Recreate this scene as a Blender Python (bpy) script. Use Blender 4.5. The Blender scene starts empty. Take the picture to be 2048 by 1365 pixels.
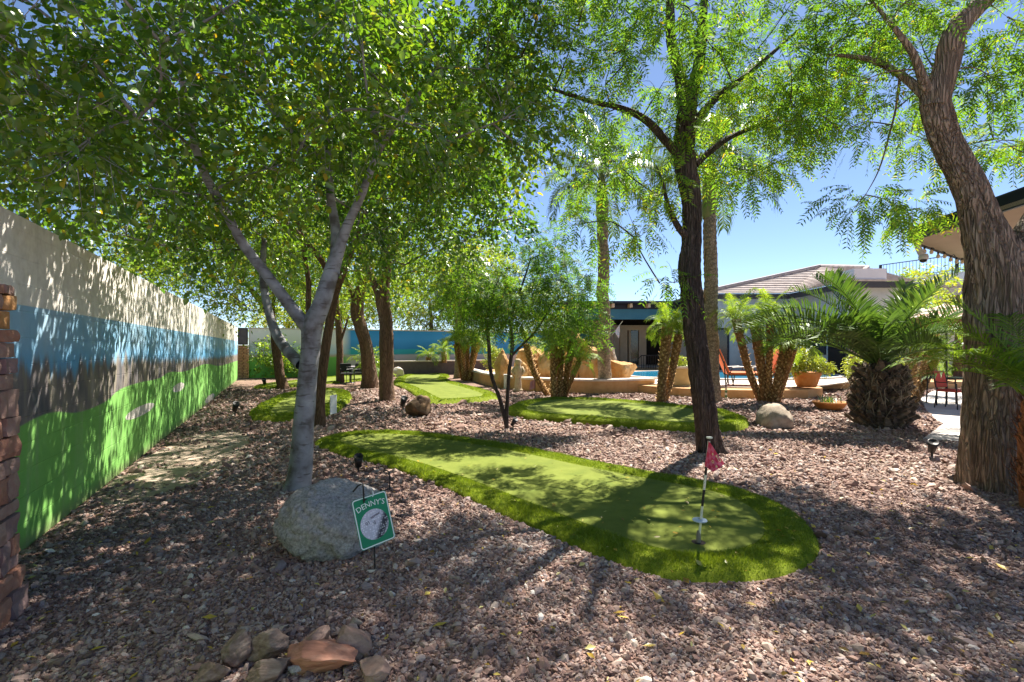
import bpy, bmesh, math, random
import numpy as np
from mathutils import Vector, Matrix, Euler, noise as mnoise
from mathutils.geometry import tessellate_polygon

random.seed(7)
RNG = np.random.default_rng(11)
SC = bpy.context.scene
COL = SC.collection

# ------------------------------------------------------------------ camera, sky, sun, exposure
F, HZ, H, CX = 967.0, 696.0, 1.55, 1024.0          # focal length in photo pixels, horizon row, eye height
cam_d = bpy.data.cameras.new('camera')
cam_d.sensor_width = 36.0
cam_d.lens = 36.0 * F / 2048.0
cam_d.shift_y = (HZ - 682.5) / 2048.0
cam_d.clip_start = 0.05
cam_d.clip_end = 2000.0
cam = bpy.data.objects.new('camera', cam_d)
COL.objects.link(cam)
cam.location = (0, 0, H)
cam.rotation_euler = (math.radians(90), 0, 0)
SC.camera = cam

SUN_AZ, SUN_EL = math.radians(30), math.radians(56)
world = bpy.data.worlds.new('World')
SC.world = world
world.use_nodes = True
wn = world.node_tree
wn.nodes.clear()
sky = wn.nodes.new('ShaderNodeTexSky')
sky.sky_type = 'NISHITA'
sky.sun_disc = False
sky.sun_elevation = SUN_EL
sky.sun_rotation = SUN_AZ
sky.altitude = 800
sky.air_density = 0.65
sky.dust_density = 0.2
sky.ozone_density = 2.0
bgn = wn.nodes.new('ShaderNodeBackground')
bgn.inputs['Strength'].default_value = 0.056
wo = wn.nodes.new('ShaderNodeOutputWorld')
wn.links.new(sky.outputs[0], bgn.inputs[0])
wn.links.new(bgn.outputs[0], wo.inputs[0])

sun_d = bpy.data.lights.new('sun', 'SUN')
sun_d.energy = 4.1
sun_d.angle = math.radians(0.53)
sun_d.color = (1.0, 0.93, 0.83)
sun = bpy.data.objects.new('sun', sun_d)
COL.objects.link(sun)
sv = Vector((math.sin(SUN_AZ) * math.cos(SUN_EL), math.cos(SUN_AZ) * math.cos(SUN_EL), math.sin(SUN_EL)))
sun.rotation_euler = sv.to_track_quat('Z', 'Y').to_euler()
sun.location = sv * 40

SC.view_settings.view_transform = 'Standard'
SC.view_settings.look = 'None'
SC.view_settings.gamma = 1.0
SC.view_settings.exposure = 1.95
SC.view_settings.use_curve_mapping = False
SC.render.engine = 'CYCLES'
SC.cycles.max_bounces = 8
SC.cycles.diffuse_bounces = 5
SC.cycles.glossy_bounces = 2
SC.cycles.transmission_bounces = 5
SC.cycles.transparent_max_bounces = 4
SC.cycles.caustics_reflective = False
SC.cycles.caustics_refractive = False


# ------------------------------------------------------------------ survey helpers
def G(px, py, z=0.0):
    """ground (or height z) point under a pixel of the 2048 wide photograph"""
    Y = F * (H - z) / (py - HZ)
    return Vector(((px - CX) / F * Y, Y, z))


def W(px, py, Y):
    return Vector(((px - CX) / F * Y, Y, H + (HZ - py) / F * Y))


# ------------------------------------------------------------------ noise
def _hash(ix, iy, iz, seed):
    n = (ix.astype(np.uint32) * np.uint32(374761393) + iy.astype(np.uint32) * np.uint32(668265263)
         + iz.astype(np.uint32) * np.uint32(2246822519) + np.uint32(seed * 3266489917 & 0xffffffff))
    n = (n ^ (n >> np.uint32(13))) * np.uint32(1274126177)
    n = n ^ (n >> np.uint32(16))
    return (n & np.uint32(0xffffff)).astype(np.float64) / 16777215.0


def vn(P, seed=0):
    P = np.asarray(P, dtype=np.float64)
    I = np.floor(P).astype(np.int64)
    f = P - I
    f = f * f * (3 - 2 * f)
    r = 0
    for a in (0, 1):
        for b in (0, 1):
            for c in (0, 1):
                w = (f[..., 0] if a else 1 - f[..., 0]) * (f[..., 1] if b else 1 - f[..., 1]) * (f[..., 2] if c else 1 - f[..., 2])
                r = r + w * _hash(I[..., 0] + a, I[..., 1] + b, I[..., 2] + c, seed)
    return r * 2 - 1


def fbm(P, seed=0, oct=4):
    P = np.asarray(P, dtype=np.float64)
    r, a = 0, 0.5
    for k in range(oct):
        r = r + a * vn(P * 2 ** k, seed + k)
        a *= 0.5
    return r


def nrm(v):
    return v / np.maximum(np.linalg.norm(v, axis=-1, keepdims=True), 1e-9)


# ------------------------------------------------------------------ materials
def newmat(name):
    m = bpy.data.materials.new(name)
    m.use_nodes = True
    nt = m.node_tree
    nt.nodes.clear()
    out = nt.nodes.new('ShaderNodeOutputMaterial')
    return m, nt, out


def nd(nt, typ, **kw):
    n = nt.nodes.new(typ)
    for k, v in kw.items():
        if k.startswith('i_'):
            n.inputs[k[2:].replace('_', ' ')].default_value = v
        else:
            setattr(n, k, v)
    return n


def ramp(nt, cols, pos=None, interp='LINEAR'):
    r = nt.nodes.new('ShaderNodeValToRGB')
    e = r.color_ramp.elements
    r.color_ramp.interpolation = interp
    n = len(cols)
    pos = pos or [i / max(n - 1, 1) for i in range(n)]
    while len(e) < n:
        e.new(1.0)
    for i in range(n):
        e[i].position = pos[i]
        e[i].color = (*cols[i][:3], 1)
    return r


def mathn(nt, op, a, b=None, c=None):
    n = nt.nodes.new('ShaderNodeMath')
    n.operation = op
    for i, x in enumerate((a, b, c)):
        if x is None:
            continue
        if isinstance(x, (int, float)):
            n.inputs[i].default_value = x
        else:
            nt.links.new(x, n.inputs[i])
    return n.outputs[0]


def mixc(nt, fac, a, b):
    n = nt.nodes.new('ShaderNodeMix')
    n.data_type = 'RGBA'
    L = nt.links
    if isinstance(fac, (int, float)):
        n.inputs[0].default_value = fac
    else:
        L.new(fac, n.inputs[0])
    for i, x in ((6, a), (7, b)):
        if isinstance(x, tuple):
            n.inputs[i].default_value = (*x[:3], 1)
        else:
            L.new(x, n.inputs[i])
    return n.outputs[2]


def mat(name, cols, scale=6, rough=0.8, bump=0.2, bscale=None, stretch=(1, 1, 1), pos=None, spec=0.3, detail=6,
        metallic=0.0, bdist=0.01, tint=None):
    """noise-mottled principled material in object space"""
    m, nt, out = newmat(name)
    L = nt.links
    b = nd(nt, 'ShaderNodeBsdfPrincipled')
    b.inputs['Roughness'].default_value = rough
    b.inputs['Specular IOR Level'].default_value = spec
    b.inputs['Metallic'].default_value = metallic
    tc = nd(nt, 'ShaderNodeTexCoord')
    mp = nd(nt, 'ShaderNodeMapping')
    mp.inputs['Scale'].default_value = stretch
    L.new(tc.outputs['Object'], mp.inputs[0])
    nz = nd(nt, 'ShaderNodeTexNoise')
    nz.inputs['Scale'].default_value = scale
    nz.inputs['Detail'].default_value = detail
    nz.inputs['Roughness'].default_value = 0.62
    L.new(mp.outputs[0], nz.inputs[0])
    if len(cols) == 1:
        c = cols[0]
        cols = [tuple(x * 0.82 for x in c), c, tuple(min(1, x * 1.13) for x in c)]
    r = ramp(nt, cols, pos or [0.3 + 0.4 * i / (len(cols) - 1) for i in range(len(cols))])
    L.new(nz.outputs[0], r.inputs[0])
    c = r.outputs[0]
    if tint:
        at = nd(nt, 'ShaderNodeObjectInfo')
        hv = nd(nt, 'ShaderNodeHueSaturation')
        L.new(c, hv.inputs['Color'])
        L.new(mathn(nt, 'MULTIPLY_ADD', at.outputs['Random'], tint, 1 - tint / 2), hv.inputs['Value'])
        c = hv.outputs[0]
    L.new(c, b.inputs['Base Color'])
    if bump:
        nb = nd(nt, 'ShaderNodeTexNoise')
        nb.inputs['Scale'].default_value = bscale or scale * 3
        nb.inputs['Detail'].default_value = 5
        L.new(mp.outputs[0], nb.inputs[0])
        bp = nd(nt, 'ShaderNodeBump')
        bp.inputs['Strength'].default_value = bump
        bp.inputs['Distance'].default_value = bdist
        L.new(nb.outputs[0], bp.inputs['Height'])
        L.new(bp.outputs[0], b.inputs['Normal'])
    L.new(b.outputs[0], out.inputs[0])
    return m


def leafmat(name, cols, trans=0.45, gloss=0.06, tcol=1.25, rough=0.35):
    """two-sided leaf: per-leaf tint, light passes through"""
    m, nt, out = newmat(name)
    L = nt.links
    at = nd(nt, 'ShaderNodeAttribute', attribute_name='tint')
    r = ramp(nt, cols)
    L.new(at.outputs['Fac'], r.inputs[0])
    d = nd(nt, 'ShaderNodeBsdfDiffuse')
    t = nd(nt, 'ShaderNodeBsdfTranslucent')
    g = nd(nt, 'ShaderNodeBsdfGlossy')
    g.inputs['Roughness'].default_value = rough
    g.inputs['Color'].default_value = (0.8, 0.85, 0.8, 1)
    L.new(r.outputs[0], d.inputs[0])
    mul = nd(nt, 'ShaderNodeMix', data_type='RGBA', blend_type='MULTIPLY')
    mul.inputs[0].default_value = 1
    L.new(r.outputs[0], mul.inputs[6])
    mul.inputs[7].default_value = (1.25 * tcol, 1.2 * tcol, 0.55 * tcol, 1)
    L.new(mul.outputs[2], t.inputs[0])
    m1 = nd(nt, 'ShaderNodeMixShader')
    m1.inputs[0].default_value = trans
    L.new(d.outputs[0], m1.inputs[1])
    L.new(t.outputs[0], m1.inputs[2])
    m2 = nd(nt, 'ShaderNodeMixShader')
    m2.inputs[0].default_value = gloss
    L.new(m1.outputs[0], m2.inputs[1])
    L.new(g.outputs[0], m2.inputs[2])
    L.new(m2.outputs[0], out.inputs[0])
    return m


def plain(name, col, rough=0.6, spec=0.4, metallic=0.0):
    return mat(name, [col], scale=9, rough=rough, bump=0.05, spec=spec, metallic=metallic)


# ------------------------------------------------------------------ mesh helpers
def link(name, me, parent=None, loc=(0, 0, 0), rz=0.0):
    o = bpy.data.objects.new(name, me)
    COL.objects.link(o)
    o.location = loc
    o.rotation_euler = (0, 0, rz)
    if parent is not None:
        o.parent = parent
    return o


def tag(o, label=None, cat=None, group=None, kind=None):
    if label:
        o['label'] = label
    if cat:
        o['category'] = cat
    if group:
        o['group'] = group
    if kind:
        o['kind'] = kind
    return o


def thing(name, label, cat, loc=(0, 0, 0), rz=0.0, group=None):
    o = bpy.data.objects.new(name, None)
    o.empty_display_size = 0.1
    COL.objects.link(o)
    o.location = loc
    o.rotation_euler = (0, 0, rz)
    return tag(o, label, cat, group)


def raw_mesh(name, V, loops, sizes, mat=None, smooth=False, tint=None):
    V = np.ascontiguousarray(V, dtype=np.float32)
    loops = np.ascontiguousarray(loops, dtype=np.int32)
    sizes = np.ascontiguousarray(sizes, dtype=np.int32)
    me = bpy.data.meshes.new(name)
    me.vertices.add(len(V))
    me.vertices.foreach_set('co', V.ravel())
    me.loops.add(len(loops))
    me.loops.foreach_set('vertex_index', loops)
    me.polygons.add(len(sizes))
    st = np.zeros(len(sizes), dtype=np.int32)
    st[1:] = np.cumsum(sizes)[:-1]
    me.polygons.foreach_set('loop_start', st)
    me.polygons.foreach_set('loop_total', sizes)
    me.update(calc_edges=True)
    if smooth:
        me.polygons.foreach_set('use_smooth', np.ones(len(sizes), dtype=bool))
    if tint is not None:
        a = me.attributes.new('tint', 'FLOAT', 'FACE')
        a.data.foreach_set('value', np.ascontiguousarray(tint, dtype=np.float32))
    if mat:
        me.materials.append(mat)
    return me


def inst_mesh(name, V, tmpl, mat, tint, smooth=False):
    """V (M,k,3): M copies of a k-vertex template with faces tmpl (list of index tuples)"""
    M, k = V.shape[:2]
    base = (np.arange(M) * k)[:, None]
    loops, sizes = [], []
    flat = np.concatenate([np.array(f) for f in tmpl])
    loops = (base + flat[None, :]).ravel()
    sizes = np.tile(np.array([len(f) for f in tmpl]), M)
    return raw_mesh(name, V.reshape(-1, 3), loops, sizes, mat, smooth, np.repeat(tint, len(tmpl)))


def join_raw(parts):
    """parts: list of (V, loops, sizes) -> one"""
    V, Lp, S, off = [], [], [], 0
    for v, l, s in parts:
        V.append(np.asarray(v, dtype=np.float64).reshape(-1, 3))
        Lp.append(np.asarray(l) + off)
        S.append(np.asarray(s))
        off += len(V[-1])
    return np.concatenate(V), np.concatenate(Lp), np.concatenate(S)


class MB:
    """collects shapes into one mesh"""

    def __init__(self):
        self.v, self.f = [], []

    def add(self, vs, fs):
        o = len(self.v)
        self.v += [tuple(x) for x in vs]
        self.f += [tuple(i + o for i in f) for f in fs]
        return self

    def box(self, x0, x1, y0, y1, z0, z1, M=None):
        vs = [Vector((x, y, z)) for z in (z0, z1) for y in (y0, y1) for x in (x0, x1)]
        if M is not None:
            vs = [M @ v for v in vs]
        return self.add(vs, [(0, 2, 3, 1), (4, 5, 7, 6), (0, 1, 5, 4), (2, 6, 7, 3), (0, 4, 6, 2), (1, 3, 7, 5)])

    def tube(self, pts, rad, n=8, cap=True):
        pts = [Vector(p) for p in pts]
        if not isinstance(rad, (list, tuple)):
            rad = [rad] * len(pts)
        rings = []
        up = Vector((0, 0, 1))
        prev = None
        for i, p in enumerate(pts):
            t = (pts[min(i + 1, len(pts) - 1)] - pts[max(i - 1, 0)]).normalized()
            if prev is None:
                a = Vector((1, 0, 0)) if abs(t.x) < 0.9 else Vector((0, 1, 0))
                u = (a - t * a.dot(t)).normalized()
            else:
                u = (prev - t * prev.dot(t)).normalized()
            prev = u
            w = t.cross(u)
            rings.append([p + (u * math.cos(2 * math.pi * k / n) + w * math.sin(2 * math.pi * k / n)) * rad[i] for k in range(n)])
        vs = [v for r in rings for v in r]
        fs = []
        for i in range(len(pts) - 1):
            for k in range(n):
                fs.append((i * n + k, i * n + (k + 1) % n, (i + 1) * n + (k + 1) % n, (i + 1) * n + k))
        if cap:
            fs.append(tuple(reversed(range(n))))
            fs.append(tuple((len(pts) - 1) * n + k for k in range(n)))
        return self.add(vs, fs)

    def lathe(self, prof, n=24, c=(0, 0, 0)):
        vs = [(c[0] + r * math.cos(2 * math.pi * k / n), c[1] + r * math.sin(2 * math.pi * k / n), c[2] + z) for r, z in prof for k in range(n)]
        fs = []
        for i in range(len(prof) - 1):
            for k in range(n):
                fs.append((i * n + k, i * n + (k + 1) % n, (i + 1) * n + (k + 1) % n, (i + 1) * n + k))
        return self.add(vs, fs)

    def prism(self, poly, z0, z1):
        n = len(poly)
        tri = tessellate_polygon([[Vector((p[0], p[1], 0)) for p in poly]])
        vs = [(p[0], p[1], z0) for p in poly] + [(p[0], p[1], z1) for p in poly]
        area = sum(poly[i][0] * poly[(i + 1) % n][1] - poly[(i + 1) % n][0] * poly[i][1] for i in range(n))
        fs = []
        for t in tri:
            a, b, c = t
            A = (poly[b][0] - poly[a][0]) * (poly[c][1] - poly[a][1]) - (poly[c][0] - poly[a][0]) * (poly[b][1] - poly[a][1])
            if A < 0:
                a, b = b, a
            fs.append((a + n, b + n, c + n))
            fs.append((b, a, c))
        for i in range(n):
            j = (i + 1) % n
            fs.append((i, j, j + n, i + n) if area > 0 else (j, i, i + n, j + n))
        return self.add(vs, fs)

    def mesh(self, name, m, smooth=False, bevel=0.0, seg=1):
        me = bpy.data.meshes.new(name)
        me.from_pydata(self.v, [], self.f)
        if bevel:
            bm = bmesh.new()
            bm.from_mesh(me)
            bmesh.ops.bevel(bm, geom=bm.edges[:], offset=bevel, segments=seg, affect='EDGES', profile=0.6)
            bm.to_mesh(me)
            bm.free()
        me.update()
        if smooth:
            me.polygons.foreach_set('use_smooth', np.ones(len(me.polygons), dtype=bool))
        me.materials.append(m)
        return me

    def build(self, name, m, parent=None, loc=(0, 0, 0), rz=0.0, smooth=False, bevel=0.0, seg=1, rel=None):
        if rel is not None:
            self.v = [(x - rel[0], y - rel[1], z - rel[2]) for x, y, z in self.v]
        return link(name, self.mesh(name, m, smooth, bevel, seg), parent, loc, rz)


def catmull(pts, n, closed=False):
    P = np.array([list(p) for p in pts], dtype=np.float64)
    m = len(P)
    out = []
    segs = m if closed else m - 1
    for i in range(segs):
        if closed:
            a, b, c, d = P[(i - 1) % m], P[i], P[(i + 1) % m], P[(i + 2) % m]
        else:
            a, b, c, d = P[max(i - 1, 0)], P[i], P[i + 1], P[min(i + 2, m - 1)]
        for k in range(n):
            t = k / n
            out.append(0.5 * ((2 * b) + (-a + c) * t + (2 * a - 5 * b + 4 * c - d) * t * t + (-a + 3 * b - 3 * c + d) * t ** 3))
    if not closed:
        out.append(P[-1])
    return np.array(out)


def limb_arrays(pts, rad, sides=12, per=8, bark=0.06, freq=(7, 2.0), seed=0, flare=0.0, wob=0.02):
    """tapered, bark-displaced tube along control points -> arrays"""
    Q = catmull([list(p) + [r] for p, r in zip(pts, rad)], per)
    P, R = Q[:, :3], np.maximum(Q[:, 3], 0.002)
    s = np.concatenate([[0], np.cumsum(np.linalg.norm(np.diff(P, axis=0), axis=1))])
    P = P if wob == 0 else P + wob * np.stack([vn(np.stack([s * 1.7, s * 0 + k * 9.1, s * 0 + seed], -1), seed) for k in range(3)], -1) * np.array([1, 1, 0.2]) * np.minimum(1, s[:, None] * 2)
    T = nrm(np.gradient(P, axis=0))
    U = np.zeros_like(P)
    u = np.array([1.0, 0, 0]) if abs(T[0, 0]) < 0.9 else np.array([0, 1.0, 0])
    for i in range(len(P)):
        u = u - T[i] * u.dot(T[i])
        u = u / np.linalg.norm(u)
        U[i] = u
    Wv = np.cross(T, U)
    th = np.arange(sides) / sides * 2 * np.pi
    c, sn = np.cos(th), np.sin(th)
    n3 = np.stack([np.broadcast_to(c * freq[0] / 2, (len(P), sides)), np.broadcast_to(sn * freq[0] / 2, (len(P), sides)),
                   np.broadcast_to((s * freq[1])[:, None], (len(P), sides))], -1)
    if bark == 0:
        V = P[:, None, :] + R[:, None, None] * (c[None, :, None] * U[:, None, :] + sn[None, :, None] * Wv[:, None, :])
        n, k = len(P), sides
        i = np.arange(n - 1)[:, None] * k
        a = np.arange(k)[None, :]
        b = (a + 1) % k
        quads = np.stack([i + a, i + b, i + k + b, i + k + a], -1).reshape(-1)
        return (V.reshape(-1, 3), quads, np.full((n - 1) * k, 4)), P
    ridg = 1 - np.abs(vn(n3, seed + 3)) * 2
    low = fbm(np.stack([np.broadcast_to(c * 0.9, (len(P), sides)), np.broadcast_to(sn * 0.9, (len(P), sides)),
                        np.broadcast_to((s * 1.3)[:, None], (len(P), sides))], -1), seed + 9, 3)
    fine = vn(n3 * np.array([2.3, 2.3, 3.1]), seed + 5)
    rr = R[:, None] * (1 + bark * ridg + bark * 0.5 * fine + 0.16 * low)
    if flare:
        lob = 1 + 0.35 * vn(np.stack([c * 2.1, sn * 2.1, c * 0 + seed], -1), seed + 2)
        rr = rr * (1 + flare * np.exp(-s / 0.22)[:, None] * lob[None, :])
    V = P[:, None, :] + rr[..., None] * (c[None, :, None] * U[:, None, :] + sn[None, :, None] * Wv[:, None, :])
    n, k = len(P), sides
    i = np.arange(n - 1)[:, None] * k
    a = np.arange(k)[None, :]
    b = (a + 1) % k
    quads = np.stack([i + a, i + b, i + k + b, i + k + a], -1).reshape(-1)
    return (V.reshape(-1, 3), np.concatenate([quads, (n - 1) * k + np.arange(k)]),
            np.concatenate([np.full((n - 1) * k, 4), [k]])), P


def limb(name, pts, rad, m, parent=None, **kw):
    arr, P = limb_arrays(pts, rad, **kw)
    V = arr[0] - (np.array(parent.location) if parent is not None else 0)
    me = raw_mesh(name, V, arr[1], arr[2], m, smooth=True)
    return link(name, me, parent), P


def rock_mesh(name, m, size, seed=0, sub=4, cuts=6, rough=0.12, nscale=1.3, cutd=(0.55, 0.85), detail=0.03, flatbase=-0.55, crack=2):
    bm = bmesh.new()
    bmesh.ops.create_icosphere(bm, subdivisions=sub, radius=1.0)
    V = np.array([v.co[:] for v in bm.verts])
    r = np.random.default_rng(seed)
    V = V * (1 + rough * 2 * fbm(V * nscale + seed * 3.1, seed, 3))[:, None]
    for k in range(cuts):
        d = nrm(r.normal(size=3))
        h = r.uniform(*cutd)
        V = V - np.maximum(V @ d - h, 0)[:, None] * d * 0.92
    V = V * (1 + detail * 2 * fbm(V * 5 + seed, seed + 7, 3))[:, None]
    for q in range(crack):
        w_ = vn(V * (1.3 + 0.5 * q) + 17.3 * q + seed, seed + 31 + q) + 0.25 * vn(V * 6 + q, seed + 41)
        V = V * (1 - 0.055 * np.exp(-(w_ * 14) ** 2))[:, None]
    V[:, 2] = np.maximum(V[:, 2], flatbase)
    V = V * np.array(size)
    for v, c in zip(bm.verts, V):
        v.co = c
    me = bpy.data.meshes.new(name)
    bm.to_mesh(me)
    bm.free()
    me.polygons.foreach_set('use_smooth', np.ones(len(me.polygons), dtype=bool))
    me.materials.append(m)
    return me


# ------------------------------------------------------------------ ground
def ground_mat():
    m, nt, out = newmat('gravel_bed')
    L = nt.links
    b = nd(nt, 'ShaderNodeBsdfPrincipled')
    b.inputs['Roughness'].default_value = 0.95
    b.inputs['Specular IOR Level'].default_value = 0.15
    tc = nd(nt, 'ShaderNodeTexCoord')
    vo = nd(nt, 'ShaderNodeTexVoronoi')
    vo.inputs['Scale'].default_value = 32
    nz = nd(nt, 'ShaderNodeTexNoise')
    nz.inputs['Scale'].default_value = 0.9
    nz.inputs['Detail'].default_value = 5
    L.new(tc.outputs['Object'], vo.inputs[0])
    L.new(tc.outputs['Object'], nz.inputs[0])
    sp = nd(nt, 'ShaderNodeSeparateColor')
    L.new(vo.outputs['Color'], sp.inputs[0])
    r = ramp(nt, [(0.08, 0.048, 0.036), (0.17, 0.105, 0.078), (0.26, 0.17, 0.125), (0.34, 0.24, 0.18), (0.16, 0.115, 0.10)])
    L.new(sp.outputs[0], r.inputs[0])
    c = mixc(nt, mathn(nt, 'MULTIPLY', nz.outputs[0], 0.45), r.outputs[0], (0.20, 0.125, 0.10))
    L.new(c, b.inputs['Base Color'])
    bp = nd(nt, 'ShaderNodeBump')
    bp.inputs['Strength'].default_value = 0.9
    bp.inputs['Distance'].default_value = 0.02
    bp.invert = True
    L.new(vo.outputs['Distance'], bp.inputs['Height'])
    L.new(bp.outputs[0], b.inputs['Normal'])
    L.new(b.outputs[0], out.inputs[0])
    return m


M_GROUND = ground_mat()
MB().add([(-900, -900, 0), (900, -900, 0), (900, 900, 0), (-900, 900, 0)], [(0, 1, 2, 3)]).build('ground', M_GROUND)['kind'] = 'structure'

DIRT = [G(*p) for p in [(205, 990), (262, 938), (330, 893), (392, 868), (450, 862), (500, 876), (482, 915), (430, 950), (330, 985), (262, 1010)]]
dp = catmull(DIRT, 6, True)
dp[:, :2] += 0.12 * np.stack([vn(dp * 2.3, 4), vn(dp * 2.3, 5)], -1)
M_DIRT = mat('packed_sand', [(0.27, 0.205, 0.155), (0.36, 0.285, 0.22), (0.44, 0.36, 0.29)], scale=5, rough=0.95, bump=0.5, bscale=60, spec=0.1)
MB().prism([tuple(p) for p in dp], -0.02, 0.006).build('bare_earth', M_DIRT)['kind'] = 'structure'

# ------------------------------------------------------------------ left mural wall
WA = Vector((-3.70, 3.62, 0))
WD = Vector((-0.436, 0.90, 0)).normalized()
WN = Vector((0.90, 0.436, 0)).normalized()


def wall_sz(px, py):
    a = (px - CX) / F
    s = (WA.x - WA.y * a) / (-WD.x + WD.y * a)
    Y = WA.y + WD.y * s
    return s, H + (HZ - py) / F * Y


def fcurve(nt, pts, x0, x1, y0, y1, inp):
    n = nt.nodes.new('ShaderNodeFloatCurve')
    cv = n.mapping.curves[0]
    pts = sorted(((min(max((x - x0) / (x1 - x0), 0), 1), min(max((y - y0) / (y1 - y0), 0), 1)) for x, y in pts))
    cv.points[0].location = (0, pts[0][1])
    cv.points[1].location = (1, pts[-1][1])
    for p in pts:
        if 0.001 < p[0] < 0.999:
            cv.points.new(*p)
    n.mapping.update()
    nt.links.new(mathn(nt, 'MULTIPLY_ADD', inp, 1 / (x1 - x0), -x0 / (x1 - x0)), n.inputs['Value'])
    return mathn(nt, 'MULTIPLY_ADD', n.outputs[0], y1 - y0, y0)


def mural_mat():
    m, nt, out = newmat('mural_paint')
    L = nt.links
    b = nd(nt, 'ShaderNodeBsdfPrincipled')
    b.inputs['Roughness'].default_value = 0.85
    b.inputs['Specular IOR Level'].default_value = 0.2
    tc = nd(nt, 'ShaderNodeTexCoord')
    sep = nd(nt, 'ShaderNodeSeparateXYZ')
    L.new(tc.outputs['Object'], sep.inputs[0])
    s, z = sep.outputs['X'], sep.outputs['Z']
    n1 = nd(nt, 'ShaderNodeTexNoise')
    n1.inputs['Scale'].default_value = 1.3
    n1.inputs['Detail'].default_value = 5
    L.new(tc.outputs['Object'], n1.inputs[0])
    mp = nd(nt, 'ShaderNodeMapping')
    mp.inputs['Scale'].default_value = (3.2, 1, 0.9)
    L.new(tc.outputs['Object'], mp.inputs[0])
    n2 = nd(nt, 'ShaderNodeTexNoise')
    n2.inputs['Scale'].default_value = 1.6
    n2.inputs['Detail'].default_value = 4
    L.new(mp.outputs[0], n2.inputs[0])
    n3 = nd(nt, 'ShaderNodeTexNoise')
    n3.inputs['Scale'].default_value = 14
    n3.inputs['Detail'].default_value = 4
    L.new(tc.outputs['Object'], n3.inputs[0])
    hill = [wall_sz(*p) for p in [(29, 858), (73, 836), (97, 827), (161, 824), (205, 807), (243, 778), (278, 766), (321, 756), (336, 746), (365, 744), (390, 736), (409, 729), (438, 732), (455, 728)]]
    tree = [wall_sz(*p) for p in [(31, 740), (123, 738), (178, 731), (212, 728), (234, 718), (277, 718), (338, 721), (430, 716)]]
    zh = fcurve(nt, hill, -4, 22, 0, 2.5, s)
    zt = fcurve(nt, tree, -4, 22, 0, 2.5, s)
    # tan block above, sky, tree belt, lawn
    tan = ramp(nt, [(0.72, 0.68, 0.60), (0.79, 0.75, 0.67), (0.82, 0.79, 0.71)], [0.3, 0.5, 0.7])
    L.new(n3.outputs[0], tan.inputs[0])
    skyc = ramp(nt, [(0.17, 0.38, 0.56), (0.27, 0.48, 0.64), (0.42, 0.59, 0.71)], [0.34, 0.5, 0.7])
    L.new(n1.outputs[0], skyc.inputs[0])
    low = mathn(nt, 'SMOOTHSTEP', z, 1.62, 1.35) if False else None
    mr = nd(nt, 'ShaderNodeMapRange', interpolation_type='SMOOTHSTEP')
    mr.inputs[1].default_value = 1.66
    mr.inputs[2].default_value = 1.35
    L.new(z, mr.inputs[0])
    sk = mixc(nt, mathn(nt, 'MULTIPLY', mr.outputs[0], 0.6), skyc.outputs[0], (0.10, 0.38, 0.68))
    trc = ramp(nt, [(0.08, 0.065, 0.055), (0.20, 0.15, 0.12), (0.26, 0.21, 0.13), (0.40, 0.32, 0.25)], [0.32, 0.48, 0.58, 0.72])
    L.new(n2.outputs[0], trc.inputs[0])
    grc = ramp(nt, [(0.16, 0.39, 0.085), (0.20, 0.46, 0.10), (0.23, 0.50, 0.12)], [0.3, 0.5, 0.7])
    L.new(n1.outputs[0], grc.inputs[0])
    # spiky tree top
    mpk = nd(nt, 'ShaderNodeMapping')
    mpk.inputs['Scale'].default_value = (6.5, 0, 0.5)
    L.new(tc.outputs['Object'], mpk.inputs[0])
    n4 = nd(nt, 'ShaderNodeTexNoise')
    n4.inputs['Scale'].default_value = 1.0
    n4.inputs['Detail'].default_value = 3
    L.new(mpk.outputs[0], n4.inputs[0])
    amp = nd(nt, 'ShaderNodeMapRange')
    amp.inputs[1].default_value = 0
    amp.inputs[2].default_value = 4
    amp.inputs[3].default_value = 0.8
    amp.inputs[4].default_value = 0.25
    L.new(s, amp.inputs[0])
    zt2 = mathn(nt, 'ADD', zt, mathn(nt, 'MULTIPLY', mathn(nt, 'SUBTRACT', n4.outputs[0], 0.47), amp.outputs[0]))

    def step(edge, w):
        mrr = nd(nt, 'ShaderNodeMapRange', interpolation_type='SMOOTHSTEP')
        mrr.inputs[1].default_value = -w
        mrr.inputs[2].default_value = w
        L.new(mathn(nt, 'SUBTRACT', edge, z), mrr.inputs[0])
        return mrr.outputs[0]
    c = mixc(nt, step(1.875, 0.004), tan.outputs[0], sk)
    c = mixc(nt, mathn(nt, 'MULTIPLY', step(zt2, 0.085), 0.92), c, trc.outputs[0])
    c = mixc(nt, step(zh, 0.012), c, grc.outputs[0])
    for px, py, rs, rz_ in [(282, 822, 0.80, 0.075), (358, 775, 0.60, 0.09), (420, 797, 1.1, 0.10)]:
        s0, z0 = wall_sz(px, py)
        dx = mathn(nt, 'DIVIDE', mathn(nt, 'SUBTRACT', s, s0), rs)
        dz = mathn(nt, 'DIVIDE', mathn(nt, 'SUBTRACT', z, z0), rz_)
        e = mathn(nt, 'ADD', mathn(nt, 'MULTIPLY', dx, dx), mathn(nt, 'MULTIPLY', dz, dz))
        e = mathn(nt, 'ADD', e, mathn(nt, 'MULTIPLY', n1.outputs[0], 0.9))
        f = mathn(nt, 'LESS_THAN', e, 1.4)
        c = mixc(nt, f, c, (0.62, 0.58, 0.52))
    # faint dirt at the foot
    d = nd(nt, 'ShaderNodeMapRange')
    d.inputs[1].default_value = 0.0
    d.inputs[2].default_value = 0.10
    d.inputs[3].default_value = 0.5
    d.inputs[4].default_value = 0.0
    L.new(mathn(nt, 'ADD', z, mathn(nt, 'MULTIPLY', n3.outputs[0], -0.07)), d.inputs[0])
    c = mixc(nt, d.outputs[0], c, (0.20, 0.15, 0.11))
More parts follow.
